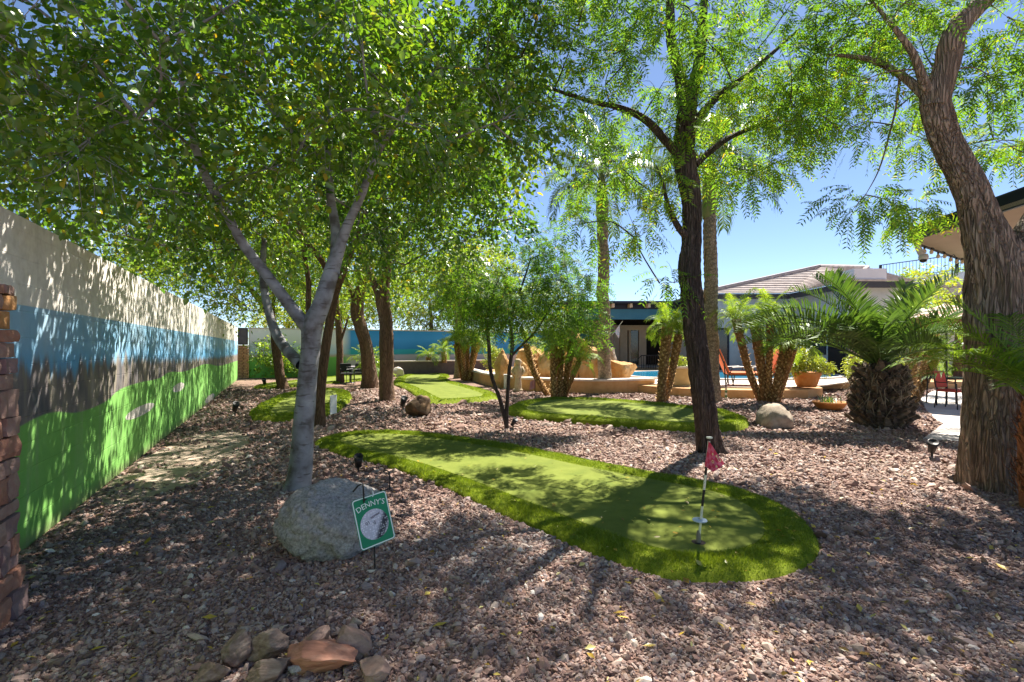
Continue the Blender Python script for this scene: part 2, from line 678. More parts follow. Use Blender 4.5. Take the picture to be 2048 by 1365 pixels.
    mps = nd(nt, 'ShaderNodeMapping')
    mps.inputs['Scale'].default_value = (5.0, 1, 0.35)
    L.new(tc.outputs['Object'], mps.inputs[0])
    ns = nd(nt, 'ShaderNodeTexNoise')
    ns.inputs['Scale'].default_value = 2.0
    ns.inputs['Detail'].default_value = 7
    L.new(mps.outputs[0], ns.inputs[0])
    st_ = nd(nt, 'ShaderNodeMapRange')
    st_.inputs[1].default_value = 0.52
    st_.inputs[2].default_value = 0.78
    st_.inputs[4].default_value = 0.3
    L.new(ns.outputs[0], st_.inputs[0])
    c = mixc(nt, st_.outputs[0], c, (0.36, 0.33, 0.27))
    n6 = nd(nt, 'ShaderNodeTexNoise')
    n6.inputs['Scale'].default_value = 3.5
    n6.inputs['Detail'].default_value = 9
    n6.inputs['Roughness'].default_value = 0.75
    L.new(tc.outputs['Object'], n6.inputs[0])
    hs_ = nd(nt, 'ShaderNodeHueSaturation')
    L.new(c, hs_.inputs['Color'])
    L.new(mathn(nt, 'MULTIPLY_ADD', n6.outputs[0], 0.55, 0.73), hs_.inputs['Value'])
    c = hs_.outputs[0]
    L.new(c, b.inputs['Base Color'])
    # block joints as shallow relief under the paint
    br = nd(nt, 'ShaderNodeTexBrick')
    br.inputs['Scale'].default_value = 1.0
    br.inputs['Brick Width'].default_value = 0.406
    br.inputs['Row Height'].default_value = 0.203
    br.inputs['Mortar Size'].default_value = 0.006
    br.inputs['Mortar Smooth'].default_value = 0.5
    cb = nd(nt, 'ShaderNodeCombineXYZ')
    L.new(s, cb.inputs[0])
    L.new(z, cb.inputs[1])
    L.new(cb.outputs[0], br.inputs[0])
    hgt = mathn(nt, 'ADD', mathn(nt, 'MULTIPLY', br.outputs['Fac'], -0.55), mathn(nt, 'MULTIPLY', n3.outputs[0], 0.5))
    bp = nd(nt, 'ShaderNodeBump')
    bp.inputs['Strength'].default_value = 0.7
    bp.inputs['Distance'].default_value = 0.007
    L.new(hgt, bp.inputs['Height'])
    L.new(bp.outputs[0], b.inputs['Normal'])
    L.new(b.outputs[0], out.inputs[0])
    return m


wall = MB().box(-9, 21.9, 0, 0.2, -0.1, 2.55).build('mural_wall', mural_mat(), loc=WA, rz=math.atan2(WD.y, WD.x), bevel=0.006)
tag(wall, 'long block wall at left painted with sky, dark trees and green hills below plain tan courses', 'wall')

# stone pillar in front of the wall at the left edge
PQ = Vector((-2.965, 2.85, 0))
pil = thing('stone_pillar', 'pillar of rough stacked red and brown ledger stones at the left edge', 'pillar', PQ, math.atan2(WD.y, WD.x))
M_MORTAR = mat('pillar_mortar', [(0.10, 0.075, 0.06)], rough=0.95)
STONE = [mat('ledger_stone_%d' % i, c, scale=7, rough=0.85, bump=0.5, bscale=22, bdist=0.015, spec=0.2) for i, c in enumerate([
    [(0.20, 0.095, 0.07), (0.33, 0.16, 0.11), (0.40, 0.22, 0.16)],
    [(0.22, 0.13, 0.10), (0.30, 0.19, 0.155), (0.38, 0.26, 0.21)],
    [(0.33, 0.15, 0.05), (0.42, 0.21, 0.08), (0.46, 0.27, 0.13)],
    [(0.17, 0.105, 0.10), (0.24, 0.16, 0.155), (0.30, 0.20, 0.18)]])]
MB().box(-0.60, -0.04, 0.05, 0.55, 0, 1.80).build('core', M_MORTAR, pil)


def stone_mesh(name, sx, sy, sz, m, seed):
    bm = bmesh.new()
    bmesh.ops.create_cube(bm, size=1.0)
    bmesh.ops.subdivide_edges(bm, edges=bm.edges[:], cuts=3, use_grid_fill=True)
    V = np.array([v.co[:] for v in bm.verts])
    q = V * 2
    V = np.sign(q) * (np.abs(q) ** 1.0) / 2
    rr = np.linalg.norm(np.maximum(np.abs(q) - 0.72, 0), axis=1)
    V = V * (1 - 0.05 * np.maximum(rr - 0.28, 0) / 0.2)[:, None]
    V = V * np.array([sx, sy, sz])
    V = V + 0.016 * np.stack([fbm(V * 14 + seed, seed + k, 2) for k in range(3)], -1) * np.array([1, 1.3, 0.6])
    for v, c in zip(bm.verts, V):
        v.co = c
    me = bpy.data.meshes.new(name)
    bm.to_mesh(me)
    bm.free()
    me.materials.append(m)
    return me


z = 0.0
ci = 0
rp = random.Random(5)
while z < 1.87:
    h = rp.choice([0.075, 0.09, 0.11, 0.13, 0.16])
    if z + h > 1.90:
        h = 1.91 - z
    batter = 0.05 * (1 - z / 1.9)
    x = 0.0 + rp.uniform(-0.015, 0.02) + batter * 0.3
    while x > -0.62:
        w = rp.uniform(0.11, 0.30)
        me = stone_mesh('stone', w - 0.004, 0.16, h - 0.004, STONE[(rp.choice([0, 0, 1, 1, 3]) if not (1.62 < z < 1.8 and x > -0.1) else 2)], ci)
        o = link('stone', me, pil, (x - w / 2, 0.06 - batter + rp.uniform(-0.014, 0.014), z + h / 2))
        o.rotation_euler = (rp.uniform(-0.03, 0.03), rp.uniform(-0.02, 0.02), rp.uniform(-0.05, 0.05))
        x -= w
        ci += 1
    # end face of the pillar
    y = 0.15
    while y < 0.52:
        w = rp.uniform(0.14, 0.26)
        me = stone_mesh('stone', w - 0.008, 0.10, h - 0.009, STONE[rp.choice([0, 1, 3])], ci)
        o = link('stone', me, pil, (-0.045 + rp.uniform(-0.01, 0.01), y + w / 2, z + h / 2))
        o.rotation_euler = (0, 0, math.pi / 2)
        y += w
        ci += 1
    z += h

# ------------------------------------------------------------------ back wall, brick pillar, planter wall
BA = Vector((-13.40, 24.6, 0))
BD = WN.copy()


def back_mat():
    m, nt, out = newmat('back_mural_paint')
    L = nt.links
    b = nd(nt, 'ShaderNodeBsdfPrincipled')
    b.inputs['Roughness'].default_value = 0.85
    tc = nd(nt, 'ShaderNodeTexCoord')
    sep = nd(nt, 'ShaderNodeSeparateXYZ')
    L.new(tc.outputs['Object'], sep.inputs[0])
    s, z = sep.outputs['X'], sep.outputs['Z']
    nz = nd(nt, 'ShaderNodeTexNoise')
    nz.inputs['Scale'].default_value = 0.9
    nz.inputs['Detail'].default_value = 4
    L.new(tc.outputs['Object'], nz.inputs[0])
    zz = mathn(nt, 'ADD', z, mathn(nt, 'MULTIPLY', mathn(nt, 'SUBTRACT', nz.outputs[0], 0.5), 0.25))
    a = ramp(nt, [(0.13, 0.36, 0.07), (0.15, 0.42, 0.09), (0.42, 0.36, 0.28), (0.42, 0.55, 0.70), (0.60, 0.66, 0.74), (0.72, 0.72, 0.74)],
             [0.0, 0.40, 0.44, 0.50, 0.66, 0.72], 'LINEAR')
    L.new(mathn(nt, 'DIVIDE', zz, 2.55), a.inputs[0])
    c2 = ramp(nt, [(0.55, 0.50, 0.50), (0.52, 0.47, 0.49), (0.03, 0.33, 0.40), (0.03, 0.36, 0.44), (0.03, 0.23, 0.55), (0.05, 0.30, 0.68), (0.03, 0.26, 0.62)],
              [0.0, 0.44, 0.47, 0.56, 0.59, 0.8, 1.0], 'LINEAR')
    L.new(mathn(nt, 'DIVIDE', mathn(nt, 'ADD', z, mathn(nt, 'MULTIPLY', mathn(nt, 'SUBTRACT', nz.outputs[0], 0.5), 0.06)), 2.55), c2.inputs[0])
    mr = nd(nt, 'ShaderNodeMapRange')
    mr.inputs[1].default_value = 4.6
    mr.inputs[2].default_value = 5.0
    L.new(s, mr.inputs[0])
    L.new(mixc(nt, mr.outputs[0], a.outputs[0], c2.outputs[0]), b.inputs['Base Color'])
    L.new(b.outputs[0], out.inputs[0])
    return m


bw = MB().box(0, 30, 0, 0.2, -0.1, 2.52).build('back_wall', back_mat(), loc=BA, rz=math.atan2(BD.y, BD.x))
tag(bw, 'far garden wall painted white, green, blue and teal behind the trees', 'wall')
M_CAP = mat('cap_concrete', [(0.55, 0.48, 0.42)], rough=0.8)
o = MB().box(-0.02, 30.02, -0.04, 0.24, 2.523, 2.58).build('coping', M_CAP, bw)

M_BRICK = mat('brick_clay', [(0.30, 0.15, 0.07), (0.42, 0.23, 0.10), (0.46, 0.28, 0.14)], rough=0.9, bump=0.3, tint=0.35)
bp_ = G(486, 757)
bpil = thing('brick_pillar', 'narrow tan brick pillar at the far end of the mural wall', 'pillar', bp_, math.atan2(BD.y, BD.x))
MB().box(-0.20, 0.20, -0.20, 0.20, 0, 1.68).build('core', M_MORTAR, bpil)
me = MB().box(-0.115, 0.115, -0.05, 0.05, -0.036, 0.036).mesh('brick', M_BRICK, bevel=0.006)
for r in range(20):
    zz = 0.045 + r * 0.084
    for k in range(2):
        for face in range(4):
            off = -0.125 + 0.25 * k + (0.03 if r % 2 else -0.03)
            o = link('brick', me, bpil)
            a = face * math.pi / 2
            o.location = (math.cos(a) * off - math.sin(a) * -0.19, math.sin(a) * off + math.cos(a) * -0.19, zz)
            o.rotation_euler = (0, 0, a)
M_DGREY = mat('dark_grey_paint', [(0.055, 0.05, 0.055)], rough=0.6)
bx = thing('utility_box', 'dark grey box standing on top of the narrow brick pillar', 'box', bp_ + Vector((0, 0, 1.70)), math.atan2(BD.y, BD.x))
MB().box(-0.22, 0.22, -0.2, 0.2, 0.0, 0.86).build('housing', M_DGREY, bx, bevel=0.01)
MB().box(-0.17, 0.17, -0.215, -0.203, 0.06, 0.80).build('front_panel', mat('grille', [(0.09, 0.085, 0.09)], rough=0.7), bx)

# planter (retaining) wall in front of the back wall
M_TAUPE = mat('taupe_stucco', [(0.12, 0.095, 0.10)], scale=5, rough=0.9, bump=0.3, bscale=60)
pw = thing('planter_wall', 'low dark taupe retaining wall with a pale cap below the back wall', 'wall', BA + BD * 6.6 - WD * 1.3, math.atan2(BD.y, BD.x))
MB().box(0, 7.2, 0, 0.22, 0, 0.76).build('wall_face', M_TAUPE, pw)
MB().box(-0.03, 7.23, -0.05, 0.27, 0.763, 0.83).build('cap', M_CAP, pw, bevel=0.008)
MB().box(0.0, 7.2, 0.223, 1.28, 0, 0.70).build('planting_soil', M_GROUND, pw)


# ------------------------------------------------------------------ putting greens
def turf_mat(name, cols, scale, bump, bscale):
    return mat(name, cols, scale=scale, rough=0.9, bump=bump, bscale=bscale, spec=0.1, bdist=0.008)


M_PUTT = turf_mat('putting_turf', [(0.10, 0.135, 0.024), (0.14, 0.172, 0.030), (0.172, 0.205, 0.040)], 3.5, 0.5, 260)
M_FRBASE = turf_mat('fringe_base', [(0.09, 0.13, 0.008), (0.15, 0.19, 0.013), (0.20, 0.245, 0.02)], 20, 0.7, 130)
M_BLADE = leafmat('turf_blade', [(0.09, 0.145, 0.010), (0.155, 0.225, 0.016), (0.26, 0.325, 0.036)], trans=0.38, gloss=0.03)
POLY_OUT = []


def inset(P, d):
    n = len(P)
    Q = P.copy()
    for _ in range(6):
        T = np.roll(Q, -1, 0) - np.roll(Q, 1, 0)
        N = np.stack([-T[:, 1], T[:, 0]], -1)
        N = N / np.maximum(np.linalg.norm(N, axis=1, keepdims=True), 1e-9)
        Q = Q + N * d / 6
        Q = 0.25 * np.roll(Q, 1, 0) + 0.5 * Q + 0.25 * np.roll(Q, -1, 0)
    return Q


def green(label, px, width, rise, blades, bh, bwid, seed):
    r = np.random.default_rng(seed)
    P = catmull([G(*p)[:2] for p in px], 7, True)
    # even spacing
    s = np.concatenate([[0], np.cumsum(np.linalg.norm(np.roll(P, -1, 0) - P, axis=1))])
    Pc = np.concatenate([P, P[:1]])
    n = 110
    u = np.linspace(0, s[-1], n, endpoint=False)
    P = np.stack([np.interp(u, s, Pc[:, 0]), np.interp(u, s, Pc[:, 1])], -1)
    area = np.sum(P[:, 0] * np.roll(P[:, 1], -1) - np.roll(P[:, 0], -1) * P[:, 1])
    if area < 0:
        P = P[::-1].copy()
    P = P + 0.02 * np.stack([vn(np.c_[P * 2.2, P[:, :1] * 0], seed), vn(np.c_[P * 2.2, P[:, :1] * 0], seed + 1)], -1)
    POLY_OUT.append(P)
    c = P.mean(0)
    prof = [(0.0, -0.01), (0.06, rise * 0.7), (0.25, rise), (0.7, rise * 1.02), (1.0, rise * 0.8)]
    rings, zs = [], []
    for f, h in prof:
        rings.append(inset(P, width * f) if f else P)
        zs.append(h)
    root = thing('putting_green', label, 'putting green', (c[0], c[1], 0))
    inner = rings[-1]
    tri = tessellate_polygon([[Vector((p[0], p[1], 0)) for p in inner]])
    V = np.c_[inner - c, np.full(len(inner), zs[-1] + 0.004)]
    fs = []
    for a, b, d in tri:
        A = (V[b][0] - V[a][0]) * (V[d][1] - V[a][1]) - (V[d][0] - V[a][0]) * (V[b][1] - V[a][1])
        fs.append((a, b, d) if A > 0 else (b, a, d))
    link('putting_surface', MB().add(V, fs).mesh('putting_surface', M_PUTT), root)
    VV = np.concatenate([np.c_[R - c, np.full(n, h)] for R, h in zip(rings, zs)])
    ff = []
    for i in range(len(prof) - 1):
        for k in range(n):
            ff.append((i * n + k, i * n + (k + 1) % n, (i + 1) * n + (k + 1) % n, (i + 1) * n + k))
    fb = MB().add(VV, ff).build('fringe', M_FRBASE, root, smooth=True)
    # blades
    R = np.array(rings)
    Z = np.array(zs)
    k = r.integers(0, n, blades)
    fr = r.random(blades)
    v = r.random(blades) ** 0.9
    fpos = np.array([p[0] for p in prof])
    j = np.clip(np.searchsorted(fpos, v) - 1, 0, len(prof) - 2)
    t = (v - fpos[j]) / (fpos[j + 1] - fpos[j])
    A = R[j, k] * (1 - fr)[:, None] + R[j, (k + 1) % n] * fr[:, None]
    B = R[j + 1, k] * (1 - fr)[:, None] + R[j + 1, (k + 1) % n] * fr[:, None]
    XY = A * (1 - t)[:, None] + B * t[:, None]
    zz = Z[j] * (1 - t) + Z[j + 1] * t
    base = np.c_[XY - c, zz - 0.004]
    ang = r.random(blades) * 2 * np.pi
    wv = np.c_[np.cos(ang), np.sin(ang), np.zeros(blades)] * (bwid * r.uniform(0.6, 1.2, blades))[:, None]
    patch = 0.75 + 0.5 * vn(np.c_[XY * 4.0, XY[:, :1] * 0], seed + 5)
    edge = np.where(v > 0.93, 0.6, 1.0)
    hv = (bh * r.uniform(0.55, 1.15, blades) * np.clip(patch, 0.6, 1.2) * edge)[:, None]
    lean = np.c_[r.normal(size=(blades, 2)) * 0.62, np.ones(blades)]
    tip = base + nrm(lean) * hv
    BV = np.stack([base - wv, base + wv, tip], 1)
    tint = np.clip(0.5 + 0.22 * r.normal(size=blades) + 0.3 * (patch - 0.75), 0, 1)
    fo = link('turf_blades', inst_mesh('turf_blades', BV, [(0, 1, 2)], M_BLADE, tint), fb)
    fo['kind'] = 'stuff'
    return root, zs[-1] + 0.004


G1, ZG1 = green('large shaded putting green with shaggy fringe and red flag in the foreground',
                [(628, 890), (665, 873), (740, 865), (840, 867), (950, 881), (1080, 904), (1220, 933), (1350, 956), (1460, 976), (1560, 1010),
                 (1622, 1055), (1642, 1098), (1615, 1135), (1540, 1160), (1430, 1170), (1330, 1160), (1230, 1128), (1120, 1082), (1000, 1030), (880, 975), (780, 938), (690, 914)],
                0.37, 0.045, 85000, 0.045, 0.0034, 21)
green('middle putting green with raised edge crossed by the palm shadow',
      [(1013, 826), (1040, 812), (1090, 804), (1160, 803), (1260, 809), (1360, 819), (1440, 828), (1490, 843), (1498, 857), (1450, 866), (1350, 865), (1250, 857), (1130, 847), (1050, 840)],
      0.45, 0.13, 26000, 0.05, 0.007, 22)
green('bright sunlit putting green beyond the dark boulder',
      [(786, 768), (800, 755), (840, 750), (885, 750), (900, 754), (893, 759), (905, 766), (960, 781), (1002, 796), (960, 805), (870, 810), (845, 804), (820, 787), (800, 776)],
      0.5, 0.10, 16000, 0.05, 0.011, 23)
green('mounded putting green behind the pale forked trunk at left',
      [(495, 838), (520, 815), (560, 796), (600, 787), (650, 783), (690, 785), (705, 798), (690, 813), (665, 831), (600, 842), (540, 844)],
      0.45, 0.12, 18000, 0.05, 0.009, 24)
green('farthest narrow putting green in front of the painted back wall',
      [(505, 777), (540, 769), (600, 763), (640, 758), (700, 753), (745, 754), (745, 760), (690, 766), (650, 769), (600, 774), (550, 779)],
      0.5, 0.08, 9000, 0.05, 0.014, 25)


# ------------------------------------------------------------------ paving, pool deck
M_PAVE = mat('paving_concrete', [(0.40, 0.36, 0.33), (0.50, 0.46, 0.42), (0.55, 0.51, 0.47)], scale=2, rough=0.85, bump=0.15, bscale=50)
PATIO = [G(1846, 880), G(1884, 852), G(1852, 822), G(1842, 798), G(1866, 783), Vector((22, 17.5, 0)), Vector((22, 7.6, 0)), Vector((8.0, 7.6, 0)), G(2000, 890)]
pv = MB().prism([tuple(p) for p in PATIO], -0.02, 0.02).build('patio_paving', M_PAVE)
pv['kind'] = 'structure'
M_DECKTOP = mat('deck_stucco', [(0.52, 0.44, 0.36), (0.60, 0.52, 0.44), (0.64, 0.57, 0.49)], scale=3, rough=0.85, bump=0.15, bscale=60)
M_DECKSIDE = mat('ochre_stucco', [(0.42, 0.24, 0.10), (0.50, 0.30, 0.14), (0.54, 0.35, 0.18)], scale=4, rough=0.9, bump=0.3, bscale=50)
DECK = [(4.3, 16.6), (5.3, 15.3), (6.3, 14.75), (7.6, 14.5), (9.0, 14.7), (9.9, 15.4), (10.4, 16.6), (11.5, 18.0), (24, 18.2), (24, 33.5), (-1.5, 33.5), (-1.5, 21.5), (1.5, 19.5)]
dk = MB().prism(DECK, -0.02, 0.27).build('deck_base', M_DECKSIDE)
dk['kind'] = 'structure'
DK2 = inset(np.array(DECK), -0.03)
MB().prism([tuple(p) for p in DK2], 0.272, 0.31).build('pool_deck', M_DECKTOP)['kind'] = 'structure'
POLY_OUT.append(np.array(DECK))
POLY_OUT.append(np.array([p[:2] for p in PATIO]))


def water_mat():
    m, nt, out = newmat('pool_water')
    L = nt.links
    b = nd(nt, 'ShaderNodeBsdfPrincipled')
    b.inputs['Base Color'].default_value = (0.02, 0.20, 0.34, 1)
    b.inputs['Roughness'].default_value = 0.08
    tc = nd(nt, 'ShaderNodeTexCoord')
    nz = nd(nt, 'ShaderNodeTexNoise')
    nz.inputs['Scale'].default_value = 3.0
    L.new(tc.outputs['Object'], nz.inputs[0])
    bp = nd(nt, 'ShaderNodeBump')
    bp.inputs['Strength'].default_value = 0.25
    bp.inputs['Distance'].default_value = 0.05
    L.new(nz.outputs[0], bp.inputs['Height'])
    L.new(bp.outputs[0], b.inputs['Normal'])
    L.new(b.outputs[0], out.inputs[0])
    return m


POOL = catmull([(5.2, 20.2), (7.5, 18.8), (10.5, 18.8), (13.5, 20.0), (14.2, 22.5), (12.0, 24.5), (8.5, 25.0), (5.6, 23.5)], 6, True)
MB().prism([tuple(p) for p in POOL], 0.29, 0.345).build('pool_water', water_mat())['kind'] = 'structure'
M_COPING = mat('pool_coping', [(0.62, 0.56, 0.50)], rough=0.8)
po = inset(POOL, -0.32)
ring = MB()
n = len(POOL)
ring.add([(p[0], p[1], 0.375) for p in POOL] + [(p[0], p[1], 0.375) for p in po] + [(p[0], p[1], 0.30) for p in POOL] + [(p[0], p[1], 0.30) for p in po],
         [f for i in range(n) for f in ((i, i + n, (i + 1) % n + n, (i + 1) % n), (i, (i + 1) % n, (i + 1) % n + 2 * n, i + 2 * n), (i + n, i + 3 * n, (i + 1) % n + 3 * n, (i + 1) % n + n))])
ring.build('pool_coping', M_COPING)['kind'] = 'structure'

# raised seat wall round the rock basin
swp = catmull([G(925, 752), G(955, 762), G(1000, 774), G(1060, 782), G(1140, 786), G(1220, 787), G(1302, 784)], 6)
sw = thing('seat_wall', 'curved ochre seat wall with pale cap in front of the rock waterfall', 'wall', tuple(swp[-1]))


def ribbon(path, w, z0, z1, rel):
    T = np.gradient(path, axis=0)
    N = nrm(np.c_[-T[:, 1], T[:, 0], T[:, 0] * 0])
    mb = MB()
    for i in range(len(path) - 1):
        a, b = path[i] - N[i] * w / 2, path[i] + N[i] * w / 2
        c, d = path[i + 1] + N[i + 1] * w / 2, path[i + 1] - N[i + 1] * w / 2
    vs, fs = [], []
    for p, q in zip(path, N):
        for sgn, zz in ((-1, z0), (1, z0), (1, z1), (-1, z1)):
            v = p + q * sgn * w / 2
            vs.append((v[0] - rel[0], v[1] - rel[1], zz))
    m = len(path)
    for i in range(m - 1):
        for k in range(4):
            fs.append((i * 4 + k, i * 4 + (k + 1) % 4, i * 4 + 4 + (k + 1) % 4, i * 4 + 4 + k))
    fs += [(0, 1, 2, 3), ((m - 1) * 4 + 3, (m - 1) * 4 + 2, (m - 1) * 4 + 1, (m - 1) * 4)]
    return mb.add(vs, fs)


def fixn(o):
    bm = bmesh.new()
    bm.from_mesh(o.data)
    bmesh.ops.recalc_face_normals(bm, faces=bm.faces[:])
    bm.to_mesh(o.data)
    bm.free()


fixn(ribbon(swp, 0.42, 0, 0.42, swp[-1]).build('wall_face', M_DECKSIDE, sw))
fixn(ribbon(swp, 0.50, 0.423, 0.49, swp[-1]).build('cap', M_COPING, sw))

# ------------------------------------------------------------------ gravel chips
def inpoly(P, poly):
    x, y = P[:, 0], P[:, 1]
    r = np.zeros(len(P), dtype=bool)
    n = len(poly)
    j = n - 1
    for i in range(n):
        xi, yi, xj, yj = poly[i][0], poly[i][1], poly[j][0], poly[j][1]
        c = ((yi > y) != (yj > y)) & (x < (xj - xi) * (y - yi) / (yj - yi + 1e-12) + xi)
        r ^= c
        j = i
    return r


def scatter(y0, y1, dens, rng, margin=0.35):
    A = []
    tot = 1.06 * (y1 ** 2 - y0 ** 2) + 2 * margin * (y1 - y0)
    n = int(tot * dens)
    Y = np.sqrt(rng.random(n) * (y1 ** 2 - y0 ** 2) + y0 ** 2)
    X = rng.uniform(-1, 1, n) * (Y * 1.06 + margin)
    P = np.c_[X, Y]
    ok = np.ones(n, dtype=bool)
    for poly in POLY_OUT:
        ok &= ~inpoly(P, poly)
    side = (P - np.array(WA[:2])) @ np.array(WN[:2])
    ok &= side > 0.02
    ind = inpoly(P, dp)
    ok &= ~(ind & (rng.random(n) < np.clip(0.95 - 1.1 * np.maximum(0, vn(np.c_[P * 1.9, P[:, :1] * 0], 12) - 0.05), 0.2, 0.95)))
    ok &= ~((np.abs((P - np.array(WA[:2])) @ np.array(WD[:2]) - 0) < 0) )
    return P[ok]


def gravel_chip_mat():
    m, nt, out = newmat('gravel_chip')
    L = nt.links
    b = nd(nt, 'ShaderNodeBsdfPrincipled')
    b.inputs['Roughness'].default_value = 0.85
    b.inputs['Specular IOR Level'].default_value = 0.25
    at = nd(nt, 'ShaderNodeAttribute', attribute_name='tint', attribute_type='INSTANCER')
    r = ramp(nt, [(0.10, 0.062, 0.055), (0.18, 0.115, 0.098), (0.27, 0.165, 0.130), (0.31, 0.220, 0.185), (0.42, 0.315, 0.255), (0.21, 0.165, 0.165), (0.52, 0.42, 0.345), (0.64, 0.59, 0.53)],
             [0.0, 0.18, 0.36, 0.52, 0.68, 0.8, 0.93, 1.0])
    L.new(at.outputs['Fac'], r.inputs[0])
    tc = nd(nt, 'ShaderNodeTexCoord')
    nz = nd(nt, 'ShaderNodeTexNoise')
    nz.inputs['Scale'].default_value = 2.2
    L.new(tc.outputs['Object'], nz.inputs[0])
    hv = nd(nt, 'ShaderNodeHueSaturation')
    L.new(r.outputs[0], hv.inputs['Color'])
    L.new(mathn(nt, 'MULTIPLY_ADD', nz.outputs[0], 0.7, 0.65), hv.inputs['Value'])
    L.new(hv.outputs[0], b.inputs['Base Color'])
    L.new(b.outputs[0], out.inputs[0])
    return m


def gravel(name, label, specs, seed):
    rng = np.random.default_rng(seed)
    P, S = [], []
    for y0, y1, dens, size in specs:
        p = scatter(y0, y1, dens, rng)
        P.append(p)
        S.append(size * 0.92 * np.exp(rng.normal(size=len(p)) * 0.42))
    P = np.concatenate(P)
    S = np.concatenate(S)
    n = len(P)
    V = np.c_[P, S * rng.uniform(0.05, 0.5, n)]
    me = bpy.data.meshes.new(name)
    me.vertices.add(n)
    me.vertices.foreach_set('co', V.astype(np.float32).ravel())
    a = me.attributes.new('rot', 'FLOAT_VECTOR', 'POINT')
    R = np.c_[rng.normal(size=(n, 2)) * 0.5, rng.random(n) * 6.283]
    a.data.foreach_set('vector', R.astype(np.float32).ravel())
    a = me.attributes.new('scl', 'FLOAT_VECTOR', 'POINT')
    Sc = S[:, None] * np.c_[rng.uniform(0.85, 1.7, n), rng.uniform(0.5, 0.95, n), rng.uniform(0.3, 0.65, n)]
    a.data.foreach_set('vector', Sc.astype(np.float32).ravel())
    a = me.attributes.new('tint', 'FLOAT', 'POINT')
    t = np.clip(rng.beta(2.0, 2.2, n) + 0.13 * vn(np.c_[P * 0.8, P[:, :1] * 0], 3), 0, 0.97)
    t = np.where(rng.random(n) < 0.004, 1.0, t)
    a.data.foreach_set('value', t.astype(np.float32))
    o = link(name, me)
    tag(o, label, 'gravel', kind='stuff')
    ng = bpy.data.node_groups.new('gravel_nodes', 'GeometryNodeTree')
    ng.interface.new_socket('Geometry', in_out='INPUT', socket_type='NodeSocketGeometry')
    ng.interface.new_socket('Geometry', in_out='OUTPUT', socket_type='NodeSocketGeometry')
    gi = ng.nodes.new('NodeGroupInput')
    go = ng.nodes.new('NodeGroupOutput')
    m2p = ng.nodes.new('GeometryNodeMeshToPoints')
    ip = ng.nodes.new('GeometryNodeInstanceOnPoints')
    ico = ng.nodes.new('GeometryNodeMeshIcoSphere')
    ico.inputs['Subdivisions'].default_value = 1
    ico.inputs['Radius'].default_value = 1.0
    cube = ng.nodes.new('GeometryNodeMeshCube')
    cube.inputs['Size'].default_value = (1.5, 1.5, 1.6)
    setp = ng.nodes.new('GeometryNodeSetPosition')
    nzn = ng.nodes.new('ShaderNodeTexNoise')
    nzn.inputs['Scale'].default_value = 1.7
    sb = ng.nodes.new('ShaderNodeVectorMath')
    sb.operation = 'SUBTRACT'
    sb.inputs[1].default_value = (0.5, 0.5, 0.5)
    sm = ng.nodes.new('ShaderNodeVectorMath')
    sm.operation = 'SCALE'
    sm.inputs['Scale'].default_value = 1.9
    setm = ng.nodes.new('GeometryNodeSetMaterial')
    setm.inputs['Material'].default_value = gravel_chip_mat()
    na = {}
    for nm, dt in (('rot', 'FLOAT_VECTOR'), ('scl', 'FLOAT_VECTOR')):
        q = ng.nodes.new('GeometryNodeInputNamedAttribute')
        q.data_type = dt
        q.inputs['Name'].default_value = nm
        na[nm] = q
    LN = ng.links.new
    LN(gi.outputs[0], m2p.inputs['Mesh'])
    LN(m2p.outputs[0], ip.inputs['Points'])
    LN(ico.outputs[0], setp.inputs['Geometry'])
    LN(nzn.outputs['Color'], sb.inputs[0])
    LN(sb.outputs[0], sm.inputs[0])
    LN(sm.outputs[0], setp.inputs['Offset'])
    LN(setp.outputs[0], setm.inputs['Geometry'])
    LN(setm.outputs[0], ip.inputs['Instance'])
    LN(na['rot'].outputs['Attribute'], ip.inputs['Rotation'])
    LN(na['scl'].outputs['Attribute'], ip.inputs['Scale'])
    LN(ip.outputs[0], go.inputs[0])
    md = o.modifiers.new('gravel', 'NODES')
    md.node_group = ng
    me.materials.append(setm.inputs['Material'].default_value)
    return o


gravel('gravel', 'reddish brown crushed rock gravel covering the garden floor',
       [(1.9, 3.2, 6400, 0.0090), (3.2, 5.2, 4200, 0.0106), (5.2, 9.0, 1300, 0.0155), (9.0, 18.0, 280, 0.024)], 31)


# ------------------------------------------------------------------ trees
UP = np.array([0, 0, 1.0])
LEAF6 = [(0, 1, 2, 3), (0, 3, 4, 5)]
KITE = [(0, 1, 2), (0, 2, 3)]


